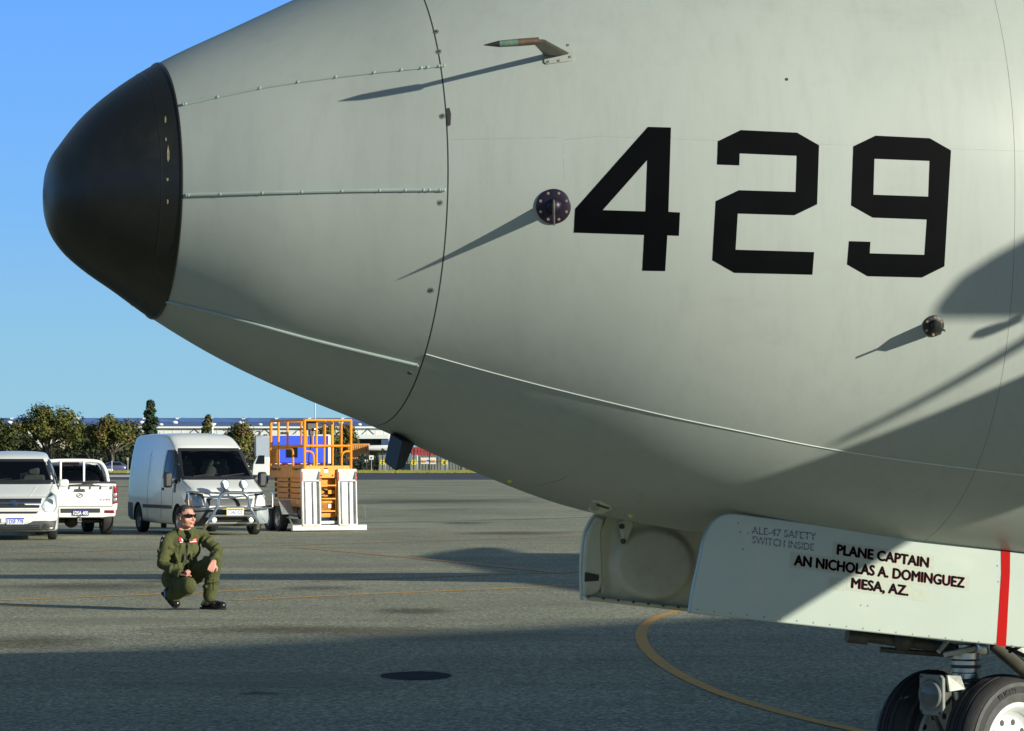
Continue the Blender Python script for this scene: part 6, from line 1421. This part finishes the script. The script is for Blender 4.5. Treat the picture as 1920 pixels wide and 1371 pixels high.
# ---- trees
def tree(label, u, Y, vtop, wpx, m, seed, trunk_px=None, conical=False, leaves=2600, trunkfrac=.28, lean=0.0, tint=(0, 1), holes=.0, group='trees on the far verge', name='tree', size=.42):
    q = random.Random(seed); x = BX(u, Y); H = BZ(vtop, Y); Wd = wpx * Y / F_PX / 2
    t = thing(name, label, 'tree', (x, Y, 0), 0, group); O = Vector(t.location)
    fork = Vector((lean * H, 0, H * trunkfrac)); mb = MB()
    mb.tube([(-lean * .4 * H, 0, -.1), fork * .5 + Vector((.1, 0, 0)), fork], [H * .036, H * .027, H * .022], 8)
    cl = []
    cz0 = H * (trunkfrac + (.02 if conical else .06))
    nC = 64 if not conical else 60
    for i in range(nC):
        f = q.random()
        if conical:
            z = cz0 + (H - cz0) * f; r = Wd * (1 - f) ** .7 * (.6 + .65 * q.random()); a = q.uniform(0, 6.28)
            cl.append((Vector((r * math.cos(a) * .8, r * math.sin(a) * .8, z)), H * .075 * (1.25 - f * .6)))
        else:
            a = q.uniform(0, 6.28); el = math.asin(q.uniform(-.42, 1)); rr = (.7 + .3 * q.random()) * (1 if q.random() > .3 else .55)
            lob = 1 + .24 * math.sin(3 * a + seed) + .17 * math.sin(5 * a + 2 * seed)
            cz = cz0 + (H - cz0) * .42
            cl.append((Vector((Wd * rr * lob * math.cos(el) * math.cos(a) + lean * H, Wd * rr * math.cos(el) * math.sin(a), cz + (H - cz) * .93 * rr * math.sin(el))), H * q.uniform(.07, .15)))
    for c, r in cl[::3 if not conical else 6]:
        m_ = fork.lerp(c, .5) + Vector((q.uniform(-.3, .3), q.uniform(-.3, .3), H * .02)); mb.tube([fork, m_, c], [H * .014, H * .009, H * .003], 5)
    if conical: mb.tube([fork, (0, 0, H * .95)], [H * .02, H * .004], 6)
    obj('trunk', mb, M['bark'], t)
    vv = []; ff_ = []; tn = []
    per = int(leaves * 1.75) // len(cl)
    for c, r in cl:
        base = q.uniform(.1, .75)
        if q.random() < .09 and not conical: base = .95
        for k in range(per):
            d = Vector((q.gauss(0, 1), q.gauss(0, 1), q.gauss(0, .75))).normalized() * r * (q.random() ** .4) * 1.15
            p = c + d; n = (d.normalized() + Vector((q.uniform(-.8, .8), q.uniform(-.8, .8), q.uniform(-.2, 1.0)))).normalized()
            a_ = n.cross(Vector((q.random(), q.random(), q.random() + .1))).normalized(); b_ = n.cross(a_); s = size * q.uniform(.6, 1.25)
            i0 = len(vv); vv += [tuple(p - a_ * s * .5), tuple(p + b_ * s * .34), tuple(p + a_ * s * .5), tuple(p - b_ * s * .34)]; ff_.append((i0, i0 + 1, i0 + 2, i0 + 3))
            tn.append(min(1, max(0, base + q.uniform(-.22, .22))))
    me = bpy.data.meshes.new('crown'); me.from_pydata(vv, [], ff_); me.materials.append(m)
    at_ = me.attributes.new('tint', 'FLOAT', 'FACE'); at_.data.foreach_set('value', tn)
    link('crown', me, t); return t
tree('broad olive tree with a wide rounded crown behind the passenger van and pickup', 88, 470, 760.5, 128, M['leaf'], 3, leaves=5200, trunkfrac=.24)
tree('dark tree cut off by the left edge of the picture', -4, 450, 783, 84, M['leaf_dk'], 5, leaves=3600, trunkfrac=.2)
tree('lower dense green tree filling the gap right of the broad olive tree', 158, 490, 793, 62, M['leaf'], 8, leaves=2600, trunkfrac=.12)
tree('open crowned tree with leaning pale trunk left of the panel van', 212, 460, 781, 86, M['leaf'], 12, leaves=3000, trunkfrac=.32, lean=-.02)
tree('small tree peeping out between the open crowned tree and the tall conifer', 246, 500, 789, 40, M['leaf'], 15, leaves=1500, trunkfrac=.2)
tree('tall narrow dark conifer above the panel van roof', 282, 500, 755, 38, M['leaf_con'], 21, conical=True, leaves=3600, trunkfrac=.12)
tree('small light tree with a pointed top above the panel van, by the white lamp', 389, 505, 780, 32, M['leaf'], 25, conical=True, leaves=1900, trunkfrac=.2)
tree('round dark green tree right of the panel van roof', 452, 470, 792, 56, M['leaf'], 31, leaves=3200, trunkfrac=.16)
tree('thin small tree seen through the lift rails in front of the warehouse', 497, 520, 812, 22, M['leaf'], 33, leaves=500, trunkfrac=.2, size=.34)
tree('straggly tree behind the middle of the scissor lift platform', 613, 535, 795, 50, M['leaf'], 37, leaves=2200, trunkfrac=.26)
tree('bushy tree behind the right corner of the scissor lift rails', 649, 540, 797, 36, M['leaf'], 41, leaves=2000, trunkfrac=.22)
tree('big dark tree standing beyond the left picture edge', -70, 470, 772, 110, M['leaf_dk'], 43, leaves=3000, trunkfrac=.2)
# dark undergrowth along the fence line
q = random.Random(77); vv = []; ff_ = []; tn = []
for k in range(34000):
    u = q.uniform(-200, 330) if k % 8 else q.uniform(330, 720); Y = q.uniform(478, 500); x = BX(u, Y); hm_ = (4.4 if u < 330 else 2.6) + .9 * math.sin(u * .045) + .6 * math.sin(u * .13 + 1); z = hm_ * q.random() ** .8
    s = q.uniform(.4, .8); n = Vector((q.uniform(-1, 1), q.uniform(-1.4, .2), q.uniform(-.3, 1))).normalized(); a_ = n.cross(Vector((q.random(), q.random(), q.random() + .1))).normalized(); b_ = n.cross(a_); p = Vector((x, Y, z))
    i0 = len(vv); vv += [tuple(p - a_ * s * .5), tuple(p + b_ * s * .36), tuple(p + a_ * s * .5), tuple(p - b_ * s * .36)]; ff_.append((i0, i0 + 1, i0 + 2, i0 + 3)); tn.append(q.random() * .8)
me = bpy.data.meshes.new('undergrowth'); me.from_pydata(vv, [], ff_); me.materials.append(M['leaf_dk']); a_ = me.attributes.new('tint', 'FLOAT', 'FACE'); a_.data.foreach_set('value', tn)
tag(link('undergrowth', me), kind='stuff')
# rough grass along the verge edge
vv = []; ff_ = []
for k in range(9000):
    u = q.uniform(-150, 1000); Y = q.uniform(402.5, 436); x = BX(u, Y); h_ = q.uniform(.1, .42); s = q.uniform(.05, .14); i0 = len(vv)
    vv += [(x - s, Y, .03), (x + s, Y + .02, .03), (x + q.uniform(-.15, .15), Y, .03 + h_)]; ff_.append((i0, i0 + 1, i0 + 2))
me = bpy.data.meshes.new('grass_tufts'); me.from_pydata(vv, [], ff_); me.materials.append(mat('grass_blades', (.2, .2, .05), .9, var=.3, scale=.5)); tag(link('grass_tufts', me), kind='stuff')

# ================================================================== MADE-UP CASTERS BESIDE THE FRAME THAT SHADE THE APRON
def up(u, v, X):                              # point on the sunbeam that lands at this pixel of the apron, at world x = X
    s = gnd(u, v); return s + TO_SUN * ((X - s.x) / TO_SUN.x)
HX = 40.0
e0, e1 = up(0, 1235, HX), up(1380, 1160, HX)
sl = (e1.z - e0.z) / (e1.y - e0.y)
def hz(y): return e0.z + sl * (y - e0.y)
ya, yb = e0.y - 7.2, e1.y + 16
hg = thing('apron_shade_block', 'grey lean-to hangar on the right, outside the picture', 'building', (HX, (ya + yb) / 2, 0)); O = Vector(hg.location)  # added block out of view that shades the apron, no real hangar
mb = MB(); mb.prism([(HX, ya, 0), (HX, yb, 0), (HX, yb, max(1, hz(yb))), (HX, ya, hz(ya))], (22, 0, 0)); obj('wall', mb, M['white_panel'], hg, O)  # added block, its top edge sloped to set the apron shadow
mb = MB(); mb.prism([(HX, ya, hz(ya)), (HX, yb, max(1, hz(yb))), (HX, yb, max(1, hz(yb)) + .12), (HX, ya, hz(ya) + .12)], (22, 0, 0)); obj('roof', mb, M['roof_blue'], hg, O)  # top sheet of the added block
mb = MB(); mb.box((HX - .05, (ya + yb) / 2, 2.5), (.1, 8, 5)); obj('door', mb, M['navy'], hg, O)  # door panel on the added block
# added casters out of view, cut to a band and bump of shadow
PX = 14.0
tf = [(-40, 1078.5), (0, 1077.6), (700, 1074.7), (1250, 1072.5), (1250, 1097), (1087, 1094), (700, 1088.6), (0, 1085.3), (-40, 1084.5)]
pts = [up(u, v, PX) for u, v in tf]
tl2 = thing('shadow_casters', 'tail of another grey aircraft parked to the right, outside the picture', 'aircraft', (PX, pts[0].y, 0)); O = Vector(tl2.location)  # added shadow casters out of view, no real aircraft
mb = MB(); mb.prism(pts, (.35, 0, 0)); obj('band_caster', mb, M['skin'], tl2, O)
zt3 = 4.6
def upz(u, v, z): s = gnd(u, v); return s + TO_SUN * (z / TO_SUN.z)
bump = [(812, 1045.5), (850, 1038), (879, 1033.5), (936, 1027), (962, 1032), (987, 1038), (1030, 1042), (1087, 1046.5), (1300, 1060), (1300, 1100), (1087, 1096), (1000, 1082), (954, 1073), (886, 1056)]
mb = MB(); mb.prism([upz(u, v, zt3) for u, v in bump], (0, 0, .12)); obj('bump_caster', mb, M['skin'], tl2, O)
zc = pts[3].z; mb = MB(); mb.tube([(PX, pts[4].y - 6, zc * .9), (PX, pts[4].y, zc - .2), (PX + .0, pts[4].y + 14, zc - .6)], [.5, .9, 1.2], 16); obj('fuselage', mb, M['skin'], tl2, O)  # added body joining the unseen casters
